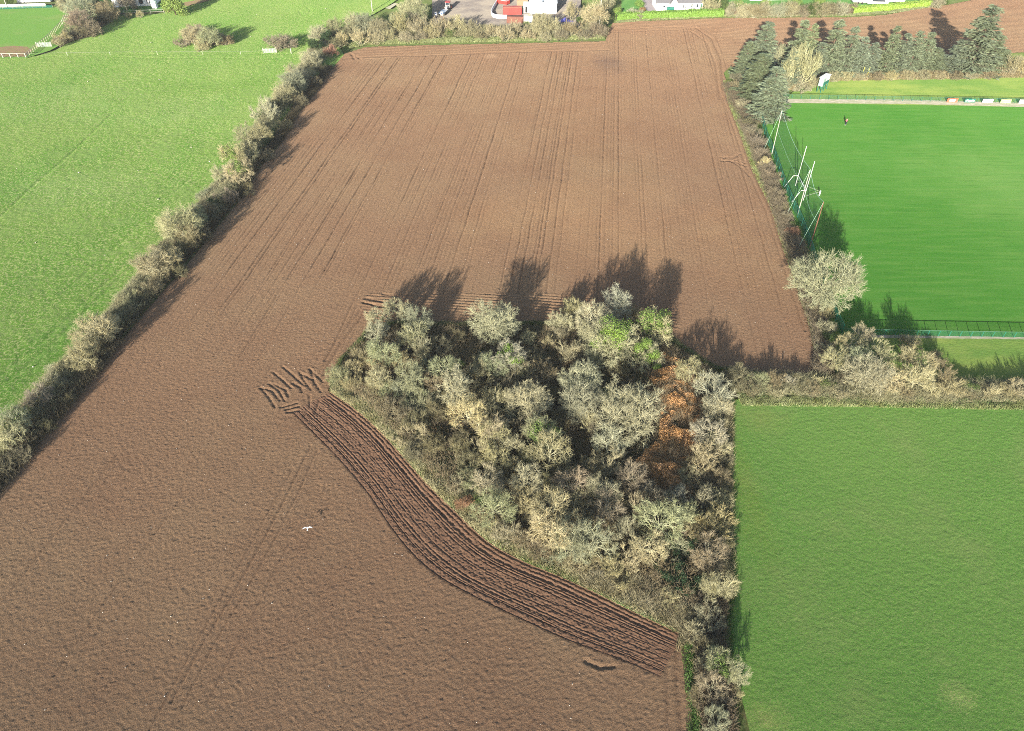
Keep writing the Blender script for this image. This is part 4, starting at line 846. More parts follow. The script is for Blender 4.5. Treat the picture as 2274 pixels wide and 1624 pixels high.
# far-left house and boundary wall
o, L = frame_at('bungalow', (39,6), (112,4), 'long white bungalow at the far left beyond the paddock', 'house')
m = MB(); house_walls(m, L, 8, 2.7, 5.0); m.build('wall', M['white'], o); m = MB(); gable_roof(m, 0, L, 0, 8, 2.75, 5.05); m.build('roof', M['slate'], o)
for f in (.1,.3,.5,.7): window(L*f, 1.0, 1.4, 1.0, o)
o, L = frame_at('boundary_wall', (-60,20), (103,15.5), 'low cream wall along the far side of the paddock', 'wall'); MB().box(0, L, 0, .25, 0, 1.1).build('wall_face', M['wall_cream'], o); MB().box(0, L, -.04, .29, 1.1, 1.2).build('coping', M['white'], o)
o, L = frame_at('netting_fence', (-60,24), (118,17.5), 'teal green netting fence in front of the cream wall', 'fence'); MB().box(0, L, 0, .03, .1, .95).build('netting', M['mesh'], o)
for k in range(9): MB().tube((L*k/8, 0, 0), (L*k/8, 0, 1.1), .05).build('post', M['wood'], o)
# utility poles
def pole(bx, by, tx, ty, r, label, mat='postpale', arms=True, h=None):
    h = h or hsolve(bx, by, ty); t = G(tx, ty, h) if tx is not None else G(bx, by)+Vector((0, 0, h)); b = G(bx, by); o = empty('utility_pole', (b.x, b.y, 0)); tag(o, label, 'pole', 'utility poles')
    t = Vector((b.x, b.y, h)); MB().tube((0, 0, -.2), (0, 0, h), r, r*.75, 10).build('shaft', M[mat], o)
    if arms: MB().box(-.9, .9, -.06, .06, h-.5, h-.38).build('crossarm', M['wood'], o)
    return o
pole(17, 18, None, -30, .16, 'pale utility pole at the far left by the cream wall', h=8.5)
o = pole(827, 25, None, -20, .17, 'pale utility pole on the grass beside the yard hedge', h=9)
pole(1331, 58, None, 5, .17, 'tall pale utility pole in the hedge corner by the soil', h=9.5)
pole(1318, 42, None, 20, .13, 'short pale post behind the hedge corner pole', arms=False, h=3.6)
a = G(1331, 58); b = G(1180, -8)
for k, hh in enumerate((9.2, 8.9)):
    pts = [Vector((a.x+(b.x-a.x)*t, a.y+(b.y-a.y)*t, hh-1.2*math.sin(math.pi*t))) for t in [i/14 for i in range(15)]]
    o = MB().path(pts, .035, 5).build('overhead_cable', M['rope'] if k else M['metal']); tag(o, ['upper pale overhead cable running from the hedge corner pole', 'lower green overhead cable running from the hedge corner pole'][k], 'cable')
# yard: white shed, containers, walls, barrels
o, L = frame_at('white_shed', (1176,30), (1236,30), 'large white shed with grey sheet roof in the yard', 'shed')
m = MB(); house_walls(m, L, 11, 3.4, 4.6); m.build('wall', M['white'], o)
m = MB(); gable_roof(m, 0, L, 0, 11, 3.45, 4.65, .2, .08); r = m.build('roof', M['tin'], o)
MB().box(L*.47, L*.52, .6, 4.0, 3.75, 3.95).build('rooflight', M['glass'], r)
MB().box(-2.3, -.05, .5, 4.0, 0, 3.0).build('lean_to', M['white'], o); MB().box(-1.6, -.9, .46, .5, .1, 2.2).build('door', M['black'], o)
def container(p0, p1, dp, h, label, mat, rmat, rib=True):
    o, L = frame_at('container', p0, p1, label, 'container', 'containers in the yard')
    MB().box(0, L, 0, dp, .15, h).build('body', M[mat], o); MB().box(-.03, L+.03, -.03, dp+.03, h, h+.06).build('roof', M[rmat], o)
    m = MB()
    for i in range(int(L/.4)): m.box(.15+i*.4, .33+i*.4, -.05, -.002, .25, h-.1); m.box(.15+i*.4, .33+i*.4, .25, dp-.2, h+.062, h+.10)
    m.build('ribs', M[mat], o)
    MB().box(0, .12, .02, dp-.02, 0, .148).box(L-.12, L, .02, dp-.02, 0, .148).build('skid', M['black'], o)
container((1117,34), (1158,34), 2.6, 2.5, 'bright red container with orange-red roof behind the low white wall', 'red', 'red2')
container((1148,18), (1172,18), 3.4, 2.6, 'square faded red container beside the white shed', 'red2', 'red2')
container((1125,53), (1162,54), 2.4, 2.3, 'dark rusty container tucked behind the yard hedge', 'rust', 'rust')
container((1103,8), (1125,12), 2.4, 1.4, 'low red trailer box behind the weeds in the yard', 'red', 'white')
o, L = frame_at('storage_box', (1163,54), (1182,54), 'plain white storage box at the yard hedge', 'container'); MB().box(0, L, 0, 2.4, .1, 2.6).build('body', M['white'], o); MB().box(-.04, L+.04, -.04, 2.44, 2.6, 2.68).build('lid', M['wall_cream'], o); MB().box(.05, L-.05, .05, 2.3, 0, .1).build('base', M['black'], o)
pts = [G(1104,6), G(1094,22), G(1090,31), G(1093,38), G(1102,41), G(1120,42), G(1143,42), G(1162,42)]
m = MB()
for a, b in zip(pts[:-1], pts[1:]):
    d = (b-a); n_ = Vector((-d.y, d.x, 0)).normalized()*.22
    m.poly([a, b, b+n_, a+n_, a+Vector((0,0,1.25)), b+Vector((0,0,1.25)), b+n_+Vector((0,0,1.25)), a+n_+Vector((0,0,1.25))], [(0,3,2,1),(4,5,6,7),(0,1,5,4),(1,2,6,5),(2,3,7,6),(3,0,4,7)])
tag(m.build('low_wall', M['white']), 'low curved white wall round the weeds and red container in the yard', 'wall')
for bx, mt, nm in ((1152.5,'blue','small blue barrel in front of the square red container'), (1158.5,'barrelg','small pale green barrel in front of the square red container'), (985,'red','red drum at the hedge foot below the yard')):
    b = G(bx, 20 if bx > 1100 else 47); o = empty('barrel', (b.x, b.y, 0)); tag(o, nm, 'barrel'); MB().tube((0,0,0), (0,0,.9), .32, .32, 14).build('drum', M[mt], o); MB().tube((0,0,.9), (0,0,.95), .34, .34, 14).build('lid', M['white'] if mt != 'red' else M['red'], o)
# blue tarpaulin heap
g = np.random.default_rng(77); n = 26; xs = np.linspace(-2.6, 2.6, n); XX, YY = np.meshgrid(xs, xs*.5)
ZZ = np.clip(1.1*np.exp(-(XX/1.7)**2-(YY/.8)**2)+vn(XX, YY, .6, 4)*.28+vn(XX, YY, .25, 5)*.12, 0.0, 2)
ii = np.arange(n*n).reshape(n, n); b = G(1256, 48)
o = link('tarpaulin_heap', mesh_np('tarpaulin_heap', np.c_[XX.ravel(), YY.ravel(), ZZ.ravel()], np.stack([ii[:-1,:-1].ravel(), ii[:-1,1:].ravel(), ii[1:,1:].ravel(), ii[1:,:-1].ravel()], 1)), M['tarp'], None, (b.x, b.y, .02)); tag(o, 'crumpled blue tarpaulin over a heap in the yard hedge', 'tarpaulin')
# tractor and trailer
a = G(993, 23); o = empty('tractor', (a.x, a.y, 0), math.radians(-12)); tag(o, 'tractor with red cab roof and pale bonnet standing in the yard', 'tractor')
MB().box(-.45, .45, -1.6, .6, .7, 1.5).build('bonnet', M['wall_cream'], o, .08); MB().box(-.75, .75, .6, 2.2, .8, 2.5).build('cab', M['glass'], o, .06); MB().box(-.9, .9, .4, 2.4, 2.5, 2.72).build('cab_roof', M['red'], o, .06)
MB().box(-.78, -.70, .58, .66, .8, 2.5).box(.70, .78, .58, .66, .8, 2.5).box(-.78, .78, .56, .64, 1.4, 1.5).build('cab_frame', M['white'], o)
for sx in (-1, 1):
    w = MB().tube((sx*.75, 1.6, .85), (sx*1.2, 1.6, .85), .85, .85, 20).build('rear_wheel', M['black'], o); MB().tube((sx*1.2, 1.6, .85), (sx*1.24, 1.6, .85), .42, .42, 14).build('rim', M['red'], w)
    w = MB().tube((sx*.6, -1.2, .5), (sx*.9, -1.2, .5), .5, .5, 16).build('front_wheel', M['black'], o); MB().tube((sx*.9, -1.2, .5), (sx*.93, -1.2, .5), .25, .25, 12).build('rim', M['red'], w)
MB().box(-.9, .9, -2.4, -1.9, .3, .9).build('front_loader', M['wall_cream'], o, .05)
a = G(980, 36); o = empty('trailer', (a.x, a.y, 0), math.radians(-14)); tag(o, 'flat grey trailer in front of the tractor', 'trailer')
MB().box(-1.2, 1.2, 0, 5.2, .75, .9).build('deck', M['tin'], o); MB().box(-1.25, -1.2, 0, 5.2, .7, 1.15).box(1.2, 1.25, 0, 5.2, .7, 1.15).build('side_board', M['slate'], o)
for sx in (-1, 1):
    for yy in (1.6, 2.7): MB().tube((sx*.95, yy, .4), (sx*1.2, yy, .4), .4, .4, 14).build('wheel', M['black'], o)
for bx, nm in ((968.5,'white and blue board on a red post at the trailer corner'), (981,'white and blue board behind the trailer tail')):
    b = G(bx, 39); o = empty('marker_board', (b.x, b.y, 0)); tag(o, nm, 'board'); MB().tube((0,.06,0), (0,.06,1.9), .05).build('post', M['red'], o); MB().box(-.45, .45, -.03, .0, .7, 1.9).build('board', M['white'], o); MB().box(-.25, .2, -.035, -.032, 1.0, 1.5).build('blue_mark', M['blue'], o)
a = G(1022, -1); o = empty('parked_machine', (a.x, a.y, 0), .1); tag(o, 'white cabbed yard machine behind the tractor', 'machine'); MB().box(-1, 1, 0, 3.4, .5, 1.5).build('body', M['wall_cream'], o, .08); MB().box(-.8, .8, .3, 1.9, 1.5, 2.4).build('cab', M['white'], o, .08)
for sx in (-1, 1):
    for yy in (.7, 2.7): MB().tube((sx*.8, yy, .45), (sx*1.08, yy, .45), .45, .45, 14).build('wheel', M['black'], o)
# clipped hedges: leafy boxes
def clipped(name, p0, p1, w, h, n, col, label):
    a = G(*p0); b = G(*p1); L = (b-a).length; ang = math.atan2(b.y-a.y, b.x-a.x); g = np.random.default_rng(int(p0[0])); o = empty(name, (a.x, a.y, 0), ang); tag(o, label, 'hedge')
    c = np.c_[g.uniform(0, L, n), g.uniform(-w/2, w/2, n), g.uniform(.05, h, n)]; f = g.integers(0, 3, n); c[f == 0, 2] = h; c[f == 1, 1] = -w/2; c[f == 2, 1] = w/2
    c += g.normal(0, .09, (n, 3)); c[:, 2] += vn(c[:, 0], c[:, 1], 2.0, 3)*.10; nr = np.where(f[:, None] == 0, [[0, 0, 1.]], np.where(f[:, None] == 1, [[0, -1., .2]], [[0, 1., .2]]))+g.normal(0, .5, (n, 3))
    q = link('foliage', mesh_np('foliage', *quads(c, nr, g.uniform(.10, .2, n), .6, g)), M['leaf'], o); q.color = (*col, 1)
    MB().box(.2, L-.2, -w/2+.2, w/2-.2, 0, h-.15).build('branches', M['stemdark'], o)
M['stemdark'] = plain('dark_branches', (.05,.055,.025), .9)
clipped('clipped_hedge', (1368,44), (1604,35), 2.4, 2.1, 26000, (.19,.34,.05), 'long clipped bright green hedge in front of the grey-gabled bungalow')
clipped('clipped_hedge', (1890,29), (2066,13), 2.6, 1.7, 22000, (.32,.48,.06), 'long clipped lime hedge behind the far soil and caravans')
# garden things by the bungalow
b = G(1509.5, 25); o = empty('oil_tank', (b.x-6, b.y-.2, 0)); b2 = G(1488, 26); o.location = (b2.x, b2.y, 0); tag(o, 'green oil tank against the bungalow wall', 'tank'); MB().tube((-1.3, 0, .95), (1.3, 0, .95), .62, .62, 18).build('tank', M['teal'], o); MB().box(-1.0, -.8, -.4, .4, 0, .5).box(.8, 1.0, -.4, .4, 0, .5).build('cradle', M['tin'], o)
b = G(1537, 24); o = empty('trampoline', (b.x, b.y-.5, 0)); tag(o, 'round dark netted trampoline at the bungalow corner', 'trampoline'); m = MB(); m.tube((0,0,.6), (0,0,.64), 1.3, 1.3, 20); m.build('mat', M['black'], o); MB().tube((0,0,.64), (0,0,2.0), 1.32, 1.32, 20).build('net', M['net'], o)
for k in range(4): t = k*1.57+.7; MB().tube((1.3*math.cos(t), 1.3*math.sin(t), 0), (1.3*math.cos(t), 1.3*math.sin(t), 2.0), .05).build('leg', M['metal'], o)
# caravans and white bungalow on the far right
def caravan(x, y, L, label):
    b = G(x, y); o = empty('caravan', (b.x, b.y, 0), R0.uniform(-.1, .1)); tag(o, label, 'caravan', 'caravans beyond the lime hedge')
    MB().box(0, L, 0, 2.4, .5, 2.5).build('body', M['white'], o, .25); MB().box(L*.2, L*.8, -.02, .0, 1.3, 1.9).build('window', M['glass'], o)
    for k in (.35, .6): MB().tube((L*k, -.03, .35), (L*k, .25, .35), .35, .35, 14).build('wheel', M['black'], o)
caravan(1893, 9, 6, 'white caravan nearest the rough hedge, left of three'); caravan(1925, 12, 8, 'longest white caravan, middle of three behind the lime hedge'); caravan(1975, 8, 6, 'white caravan on the right of three behind the lime hedge')
o, L = frame_at('polytunnel', (1665,2), (1795,-1), 'long white polytunnel behind the rough hedge', 'polytunnel')
m = MB(); 
for i in range(10):
    t0, t1 = math.pi*i/10, math.pi*(i+1)/10; m.poly([(0,4-4*math.cos(t0),3*math.sin(t0)),(L,4-4*math.cos(t0),3*math.sin(t0)),(L,4-4*math.cos(t1),3*math.sin(t1)),(0,4-4*math.cos(t1),3*math.sin(t1))], [(0,1,2,3)])
m.build('cover', M['white'], o, smooth=True)
for k in range(8):
    m = MB(); x_ = L*k/7; m.path([(x_, 4-4.05*math.cos(math.pi*i/8), 3.05*math.sin(math.pi*i/8)) for i in range(9)], .05, 5); m.build('hoop', M['metal'], o)
# paddock fences and gates
def rail_fence(name, pts, nposts, h, label, rails, mat, pw=.07):
    a = G(*pts[0]); o = empty(name, (a.x, a.y, 0)); tag(o, label, 'fence'); P = resample([tuple(G(*q)[:2]) for q in pts], nposts)
    for x_, y_ in P: MB().box(x_-a.x-pw, x_-a.x+pw, y_-a.y-pw, y_-a.y+pw, 0, h).build('post', M[mat], o)
    for z in rails:
        m = MB()
        for (xa, ya), (xb, yb) in zip(P[:-1], P[1:]): m.tube((xa-a.x, ya-a.y, z), (xb-a.x, yb-a.y, z), pw*.75, pw*.75, 4)
        m.build('rail', M[mat], o)
    return o
rail_fence('rail_fence', [(-60,129.5),(-20,129),(58,127.5)], 8, 1.3, 'white post and rail fence at the muddy foot of the paddock', (1.25,), 'postpale', .10)
o = rail_fence('rail_fence', [(62,126),(84,107),(112,84),(138,56)], 22, 1.35, 'weathered wooden fence with dark top rail running up the paddock side', (1.3,), 'wood', .07)
P = [G(62,126), G(84,107), G(112,84), G(138,56)]; a = P[0]; m = MB()
for p_, q_ in zip(P[:-1], P[1:]): m.poly([p_-a+Vector((0,0,.05)), q_-a+Vector((0,0,.05)), q_-a+Vector((0,0,1.2)), p_-a+Vector((0,0,1.2))], [(0,1,2,3)])
m.build('wire_mesh', M['lightmesh'], o)
rail_fence('rail_fence', [(140,54),(150,40),(158,30)], 7, 1.6, 'short pale fence length between paddock and thicket', (1.5, .8), 'postpale', .07)
rail_fence('garden_fence', [(247,35),(262,34.5),(300,33),(365,30)], 5, 1.5, 'wire fence with pale posts round the white house garden', (1.4, .7), 'postpale', .06)
def gate(p0, p1, h, label):
    o, L = frame_at('field_gate', p0, p1, label, 'gate', 'galvanised field gates')
    m = MB()
    for k in range(7): m.tube((0, 0, .15+k*(h-.15)/6), (L, 0, .15+k*(h-.15)/6), .035, .035, 6)
    m.build('bars', M['metal'], o); m = MB()
    for k in range(5): m.tube((L*k/4, 0, .12), (L*k/4, 0, h+.03), .045, .045, 6)
    m.build('uprights', M['metal'], o)
    for x_ in (-.25, L+.25): MB().tube((x_, 0, 0), (x_, 0, h+.35), .11, .1, 8).build('gate_post', M['postpale'], o)
gate((85,105), (114,104), 1.3, 'galvanised gate standing open beside the paddock fence')
gate((587,118.5), (613,117.5), 1.3, 'galvanised gate in the open pasture below the oval bush')
b = G(647, 119); o = empty('fence_post', (b.x, b.y, 0)); tag(o, 'single pale post right of the pasture gate', 'post'); MB().box(-.1, .1, -.1, .1, 0, 1.4).build('shaft', M['postpale'], o); MB().box(-.12, .12, -.12, .12, 1.4, 1.46).build('cap', M['white'], o)
P = [G(64,125), G(150,123.5), G(245,122), G(350,121.5), G(450,121), G(535,121.5), G(585,119)]; a = P[0]; o = empty('electric_fence', a); tag(o, 'thin white electric fence tape crossing the pasture to the gate', 'fence')
m = MB(); m.path([q-a+Vector((0,0,.85)) for q in P], .014, 4); m.build('tape', M['postpale'], o)
for q in P: MB().tube(q-a, q-a+Vector((0,0,.95)), .03).build('stake', M['white'], o)
x, y, g = scatter(pastP, 90, 52); rocks('stones', x, y, g, .08, .22, M['stone'], .02, 'scattered pale stones lying in the pasture', 'stones')
# ------------------------------------------------------------------ the pitch
def z6(x, y): return (1592+x*.2626, 199+y*.2626)
# side fence of green mesh
P = [G(*z6(375,285)), G(*z6(420,450)), G(*z6(470,548)), G(*z6(560,820)), G(*z6(640,1010)), G(*z6(700,1130)), G(*z6(780,1345)), G(1830,665), G(1848,700), G(1868,742)]
a = P[0]; o = empty('mesh_fence', a); tag(o, 'dark green mesh fence along the hedge side of the pitch', 'fence')
m = MB()
for p_, q_ in zip(P[:-1], P[1:]): m.poly([p_-a, q_-a, q_-a+Vector((0,0,1.9)), p_-a+Vector((0,0,1.9))], [(0,1,2,3)])
m.build('mesh', M['mesh'], o); Q = resample([tuple(q[:2]) for q in P], 26)
for x_, y_ in Q: MB().tube((x_-a.x, y_-a.y, 0), (x_-a.x, y_-a.y, 2.0), .05).build('post', M['teal'], o)
MB().path([(x_-a.x, y_-a.y, 1.95) for x_, y_ in Q], .04, 5).build('rail', M['teal'], o)
def low_fence(p0, p1, n, label, alpha='lightmesh'):
    o, L = frame_at('railing_fence', p0, p1, label, 'fence')
    for k in range(n): MB().tube((L*k/(n-1), 0, 0), (L*k/(n-1), 0, 1.15), .05, .05, 6).build('post', M['teal'], o)
    MB().tube((0, 0, 1.18), (L, 0, 1.18), .05, .05, 6).build('top_rail', M['teal2'], o); MB().box(0, L, -.01, .01, .05, 1.1).build('mesh', M[alpha], o)
M['teal2'] = plain('dark_rail', (.06,.14,.08), .6)
low_fence((1738,219.5), (2420,232), 34, 'green railing fence along the far end of the pitch')
low_fence((1868,743), (2420,753), 24, 'green mesh fence along the near end of the pitch')
BD = [(2101.5,'orange','white','red-orange advertising board with a white middle, first from the left'), (2140.5,'teal','white','dark green advertising board with a wavy white band'), (2180,'white','white','plain white advertising board between the wavy and lime ones'),
      (2220,'limeb','panel','lime green advertising board with pale streaks'), (2261,'white','white','white advertising board cut by the picture edge')]
for k, (x_, m1, m2, lab) in enumerate(BD):
    yb = 219.5+(x_-1738)*12.5/682+1.2
    o, L = frame_at('advertising_board', (x_, yb), (x_+23, yb+.4), lab, 'board', 'advertising boards on the far railing'); o.rotation_euler[0] = 0
    MB().box(0, L, -.10, -.04, .08, 1.1).build('panel', M[m1], o)
    if k == 0: MB().box(L*.22, L*.78, -.106, -.102, .3, .9).build('white_patch', M['white'], o)
    if k == 1:
        m = MB()
        for i in range(9): zz = .52+.1*math.sin(i*1.2); m.box(L*(.08+i*.093), L*(.08+(i+1)*.093), -.106, -.102, zz-.16, zz+.22)
        m.build('wavy_band', M['white'], o)
    if k == 3: MB().box(L*.12, L*.9, -.106, -.102, .62, .8).box(L*.3, L*.95, -.106, -.102, .25, .38).build('pale_streaks', M['panel'], o)
# scoreboard
a = G(1831.5, 206.5); b = G(1843.5, 200); ang = math.atan2(b.y-a.y, b.x-a.x)
o = empty('scoreboard', (a.x-1.2, a.y, 0), math.radians(48)); tag(o, 'pale green boxed scoreboard on dark green legs beside the conifers', 'scoreboard')
MB().box(0, 4.2, 0, 1.3, 1.7, 4.0).build('cabinet', M['panel'], o); MB().box(-.15, 4.35, -.15, 1.45, 4.0, 4.12).build('roof', M['white'], o)
MB().box(.2, 4.0, -.05, -.003, 1.8, 2.8).build('score_panel', M['teal'], o); MB().box(1.8, 4.0, -.06, -.003, 2.9, 3.9).build('name_panel', M['white'], o)
for x_ in (.15, 2.1, 4.05):
    for y_ in (.12, 1.18): MB().box(x_-.08, x_+.08, y_-.08, y_+.08, 0, 1.698).build('leg', M['teal'], o)
for k, x_ in enumerate((1909.5, 1921)):
    b = G(x_, 172); o = empty('yellow_stake', (b.x, b.y, 0)); tag(o, ['left of two yellow stakes at the foot of the conifers','right of two yellow stakes at the foot of the conifers'][k], 'stake'); MB().tube((0,-.8,0), (.15,-.8,3.2), .07).build('stake', M['yellow'] if 'yellow' in M else M.setdefault('yellow', plain('yellow_paint', (.75,.68,.12), .5)), o)
# ball-stop net
PL = [((465,545),(552,175),'postpale'), ((683,1055),(790,675),'postpale'), ((785,1335),(903,950),'rust')]
a = G(*z6(465,545)); o = empty('ball_stop_net', a); tag(o, 'tall ball-stop net hung between three leaning poles behind the goal', 'net'); tops = []; bs = []
for (bx, by), (tx, ty), mt in PL:
    B = z6(bx, by); Tt = z6(tx, ty); h = hsolve(B[0], B[1], Tt[1]); t = G(Tt[0], Tt[1], h); b = G(*B); tops.append(t-a); bs.append(b-a)
    MB().tube(b-a, t-a, .10, .07, 10).build('pole', M[mt], o)
    MB().path([t-a, b-a+Vector((-3.2, -1.6, 0))], .025, 4).build('guy_rope', M['rope'], o)
m = MB(); m2 = MB()
for i in range(2):
    for k in range(8):
        f0, f1 = k/8, (k+1)/8; sg = lambda f: 1-.12*math.sin(math.pi*f)
        q0 = tops[i].lerp(tops[i+1], f0); q1 = tops[i].lerp(tops[i+1], f1); c0 = bs[i].lerp(bs[i+1], f0); c1 = bs[i].lerp(bs[i+1], f1)
        q0 = c0.lerp(q0, sg(f0)); q1 = c1.lerp(q1, sg(f1)); m.poly([c0, c1, q1, q0], [(0,1,2,3)]); m2.tube(q0, q1, .035, .035, 5)
        h0 = c0.lerp(q0, .55); h1 = c1.lerp(q1, .55); m2.tube(h0, h1, .022, .022, 4)
m.build('netting', M['net'], o); m2.build('top_rope', M['rope'], o)
# goal
pa = G(*z6(663,815)); pb = G(*z6(728,942)); a = pa; o = empty('goalposts', a); tag(o, 'white H-shaped goalposts with crossbar and rear net brackets', 'goalposts')
for (bx, by), (tx, ty), p_ in (((663,815),(765,480),pa), ((728,942),(822,608),pb)):
    B = z6(bx, by); Tt = z6(tx, ty); h = hsolve(B[0], B[1], Tt[1]); MB().tube(p_-a, Vector((p_.x, p_.y, h))-a, .065, .05, 10).build('post', M['white'], o)
MB().tube(pa-a+Vector((0,0,2.5)), pb-a+Vector((0,0,2.5)), .08, .08, 10).build('crossbar', M['white'], o)
for p_ in (pa, pb):
    back = Vector((-2.6, -.5, 0)); MB().path([p_-a+Vector((0,0,2.5)), p_-a+back*.45+Vector((0,0,2.55)), p_-a+back], .06, 8).build('net_bracket', M['white'], o)
m = MB(); q = [pa+Vector((-1.17,-.22,2.5)), pb+Vector((-1.17,-.22,2.5)), pb+Vector((-2.6,-.5,0)), pa+Vector((-2.6,-.5,0))]; m.poly([v_-a for v_ in q], [(0,1,2,3)]); m.build('net', M['net'], o)
b = G(*z6(865,895)); o = empty('corner_post', (b.x, b.y, 0)); tag(o, 'short white padded post with ropes in front of the goal', 'post'); MB().tube((0,0,0), (0,0,1.1), .14, .14, 10).build('shaft', M['white'], o)
for tgt in (z6(672,797), z6(730,920)): t = G(*tgt); MB().path([(0,0,.9), (t.x-b.x, t.y-b.y, .4)], .03, 4).build('rope', M['postpale'], o)
# person
b = G(1877.5, 278); o = empty('person', (b.x, b.y, 0), math.radians(200)); tag(o, 'person in pink top and dark trousers standing on the pitch', 'person')
def skinned(name, V, E, Rr, mat, root):
    me = bpy.data.meshes.new(name); me.from_pydata(V, E, []); q = link(name, me, mat, o)
    sk = q.modifiers.new('skin', 'SKIN'); sk.use_smooth_shade = True
    for i, r_ in enumerate(Rr): me.skin_vertices[0].data[i].radius = (r_, r_)
    me.skin_vertices[0].data[root].use_root = True; s_ = q.modifiers.new('sub', 'SUBSURF'); s_.levels = 2; s_.render_levels = 2; return q
V = [(0,0,.95),(0,0,1.15),(0,.01,1.38),(0,.0,1.5),(0,-.01,1.58),(0,-.02,1.68),(-.10,0,.9),(-.12,-.03,.48),(-.12,.02,.08),(-.12,-.13,.04),(.10,0,.9),(.13,.06,.48),(.14,.1,.08),(.14,-.05,.04),
     (-.19,0,1.40),(-.27,-.02,1.14),(-.16,-.24,1.08),(-.08,-.30,1.10),(.19,0,1.40),(.28,.0,1.14),(.20,-.22,1.05),(.11,-.28,1.07)]
E = [(0,1),(1,2),(2,3),(3,4),(4,5),(0,6),(6,7),(7,8),(8,9),(0,10),(10,11),(11,12),(12,13),(2,14),(14,15),(15,16),(16,17),(2,18),(18,19),(19,20),(20,21)]
Rr = [.14,.13,.15,.06,.085,.085,.09,.06,.045,.04,.09,.06,.045,.04,.06,.045,.035,.03,.06,.045,.035,.03]
for a_ in (): pass
me = bpy.data.meshes.new('body')
q = None
body = bpy.data.meshes.new('person_body')
def skin_part(name, idx, add, mat, root):
    mp = {k: i for i, k in enumerate(idx)}; Vs = [V[k] for k in idx]; Es = [(mp[a_], mp[b_]) for a_, b_ in E if a_ in mp and b_ in mp]
    me = bpy.data.meshes.new(name); me.from_pydata(Vs, Es, []); q = link(name, me, mat, o); q.modifiers.new('skin', 'SKIN')
    if not me.skin_vertices:
        with bpy.context.temp_override(object=q, active_object=q): bpy.ops.mesh.customdata_skin_add()
    for i, k in enumerate(idx): me.skin_vertices[0].data[i].radius = (Rr[k]+add, Rr[k]+add); me.skin_vertices[0].data[i].use_root = (i == root)
    s_ = q.modifiers.new('sub', 'SUBSURF'); s_.levels = 1; s_.render_levels = 2
bpy.data.meshes.remove(me); bpy.data.meshes.remove(body)
try:
    skin_part('body', list(range(22)), 0, M['skin'], 0); skin_part('pink_top', [0,1,2,14,15,16,18,19,20], .02, M['pink'], 0); skin_part('trousers', [0,6,7,8,10,11,12], .018, M['navy'], 0)
except Exception as ex: print('person', ex)
m = MB(); g = 10
for i in range(5):
    t0 = i/5*1.5; t1 = (i+1)/5*1.5
    m.tube((0,-.01,1.66+.13*math.sin(t0)*.9), (0,-.01,1.66+.13*math.sin(t1)*.9), .115*math.cos(t0)+.004, .115*math.cos(t1)+.004, 12)
m.build('hair', M['hair'], o, smooth=True); 
for sx in (-.12, .14): MB().box(sx-.05, sx+.05, -.18 if sx < 0 else -.11, .05 if sx < 0 else .12, 0, .09).build('shoe', M['white'], o, .02)
# gull
b = G(683, 1173.5, .9); o = empty('gull', b, math.radians(8)); tag(o, 'white gull with spread wings flying low over the soil', 'gull')
m = MB(); prof = [(-.24,.01),(-.2,.035),(-.08,.065),(.04,.07),(.13,.045),(.19,.045),(.22,.03),(.27,.006)]
for (x0, r0), (x1, r1) in zip(prof[:-1], prof[1:]): m.tube((0,x0,0), (0,x1,0), r0, r1, 10)
m.build('body', M['feather'], o, smooth=True)
for sx in (-1, 1):
    m = MB(); up = [(0,.10,.03),(sx*.26,.17,.12),(sx*.52,.06,.10),(sx*.62,-.06,.07)]; lo_ = [(0,-.08,.03),(sx*.26,.02,.11),(sx*.50,-.05,.09),(sx*.60,-.10,.07)]
    pts = up+lo_+[(x_, y_, z_-.015) for x_, y_, z_ in up+lo_]
    m.poly(pts, [(0,1,5,4),(1,2,6,5),(2,3,7,6),(8,9,13,12),(9,10,14,13),(10,11,15,14),(0,1,9,8),(1,2,10,9),(2,3,11,10),(4,5,13,12),(5,6,14,13),(6,7,15,14),(3,7,15,11)]); m.build('wing', M['feather'], o)
MB().poly([(-.03,-.18,0),(.03,-.18,0),(.08,-.36,.0),(-.08,-.36,0),(-.03,-.18,.015),(.03,-.18,.015),(.08,-.36,.015),(-.08,-.36,.015)], [(0,1,2,3),(4,5,6,7),(0,1,5,4),(1,2,6,5),(2,3,7,6),(3,0,4,7)]).build('tail', M['feather'], o)

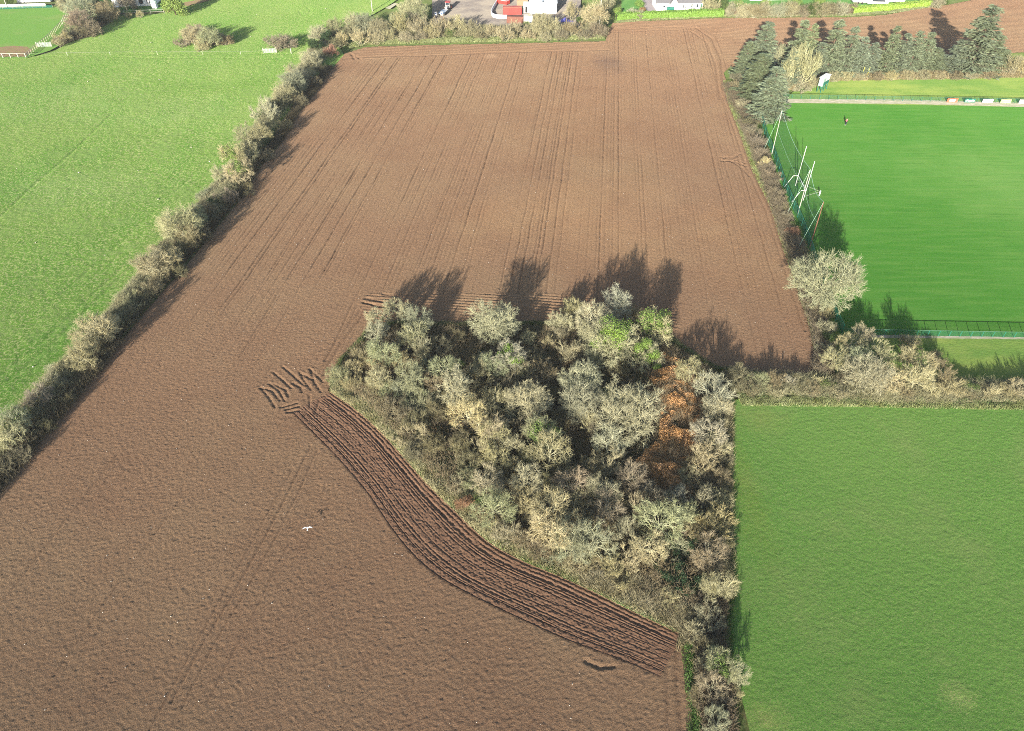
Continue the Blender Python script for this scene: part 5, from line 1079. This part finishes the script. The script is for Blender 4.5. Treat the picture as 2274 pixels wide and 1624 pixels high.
# more edge growth: copse back edge, soil side of the pasture hedge
x, y, g = band(GP([(735,850),(758,805),(792,768),(825,732),(880,718),(980,721),(1100,720),(1300,721),(1400,720),(1470,733),(1495,760),(1590,818),(1650,828),(1760,845)]), .8, 26000, 61)
blades('grass', x, y, g, .35, (.16, .20, .07), .022, .5, 'rough grass edging the back of the copse')
x, y, g = band(GP([(-60,1125),(11,1050),(60,985),(120,915),(179,845),(252,757),(330,664),(384,606),(441,538),(530,434),(567,370),(617,315),(659,243),(698,198),(732,150)]), 1.5, 60000, 62)
thicket('undergrowth', x, y, g, .8, (.10, .085, .05), 'low brushwood on the soil side of the pasture hedge', .02)  # shade on this side of the hedge is put into the dark twig colour
x, y, g = band(GP([(-160,1230),(-60,1125),(11,1050),(60,985),(120,915),(179,845),(252,757)]), 2.2, 30000, 63)
thicket('undergrowth', x, y, g, 1.6, (.15, .125, .075), 'thick brushwood at the corner end of the pasture hedge', .02)
x, y, g = band(GP([(1617,885),(1608,1000),(1606,1100),(1613,1250),(1609,1400),(1615,1624)]), 1.1, 24000, 64)
blades('grass', x, y, g, .4, (.13, .22, .05), .022, .5, 'long green grass where the meadow meets the copse')

x, y, g = band(GP([(1160,1243),(1251,1280),(1330,1316),(1423,1362),(1500,1398),(1535,1425)]), 1.3, 26000, 71)
blades('grass', x, y, g, .35, (.20, .32, .10), .025, .5, 'light green grass edge at the low end of the curved furrows')
x, y, g = band(GP([(-60,1010),(20,950),(95,880),(165,805),(245,710),(330,612),(396,520),(470,440),(530,370),(575,300),(620,225),(660,175),(700,110)]), 1.8, 60000, 72)
thicket('undergrowth', x, y, g, 1.9, (.32, .30, .18), 'pale brushy growth on the pasture side of the long hedge', .02)

# ------------------------------------------------------------------ the air
hz = MB().box(-900, 900, -60, 900, -1.5, 130).build('haze', None); tag(hz, kind='stuff')
hm_ = bpy.data.materials.new('haze'); hm_.use_nodes = True; n = hm_.node_tree; n.nodes.remove(n.nodes['Principled BSDF'])
pv = n.nodes.new('ShaderNodeVolumePrincipled'); pv.inputs['Density'].default_value = HAZE; pv.inputs['Color'].default_value = (.93, .95, 1, 1)
n.links.new(pv.outputs[0], n.nodes['Material Output'].inputs['Volume']); hz.data.materials.append(hm_)
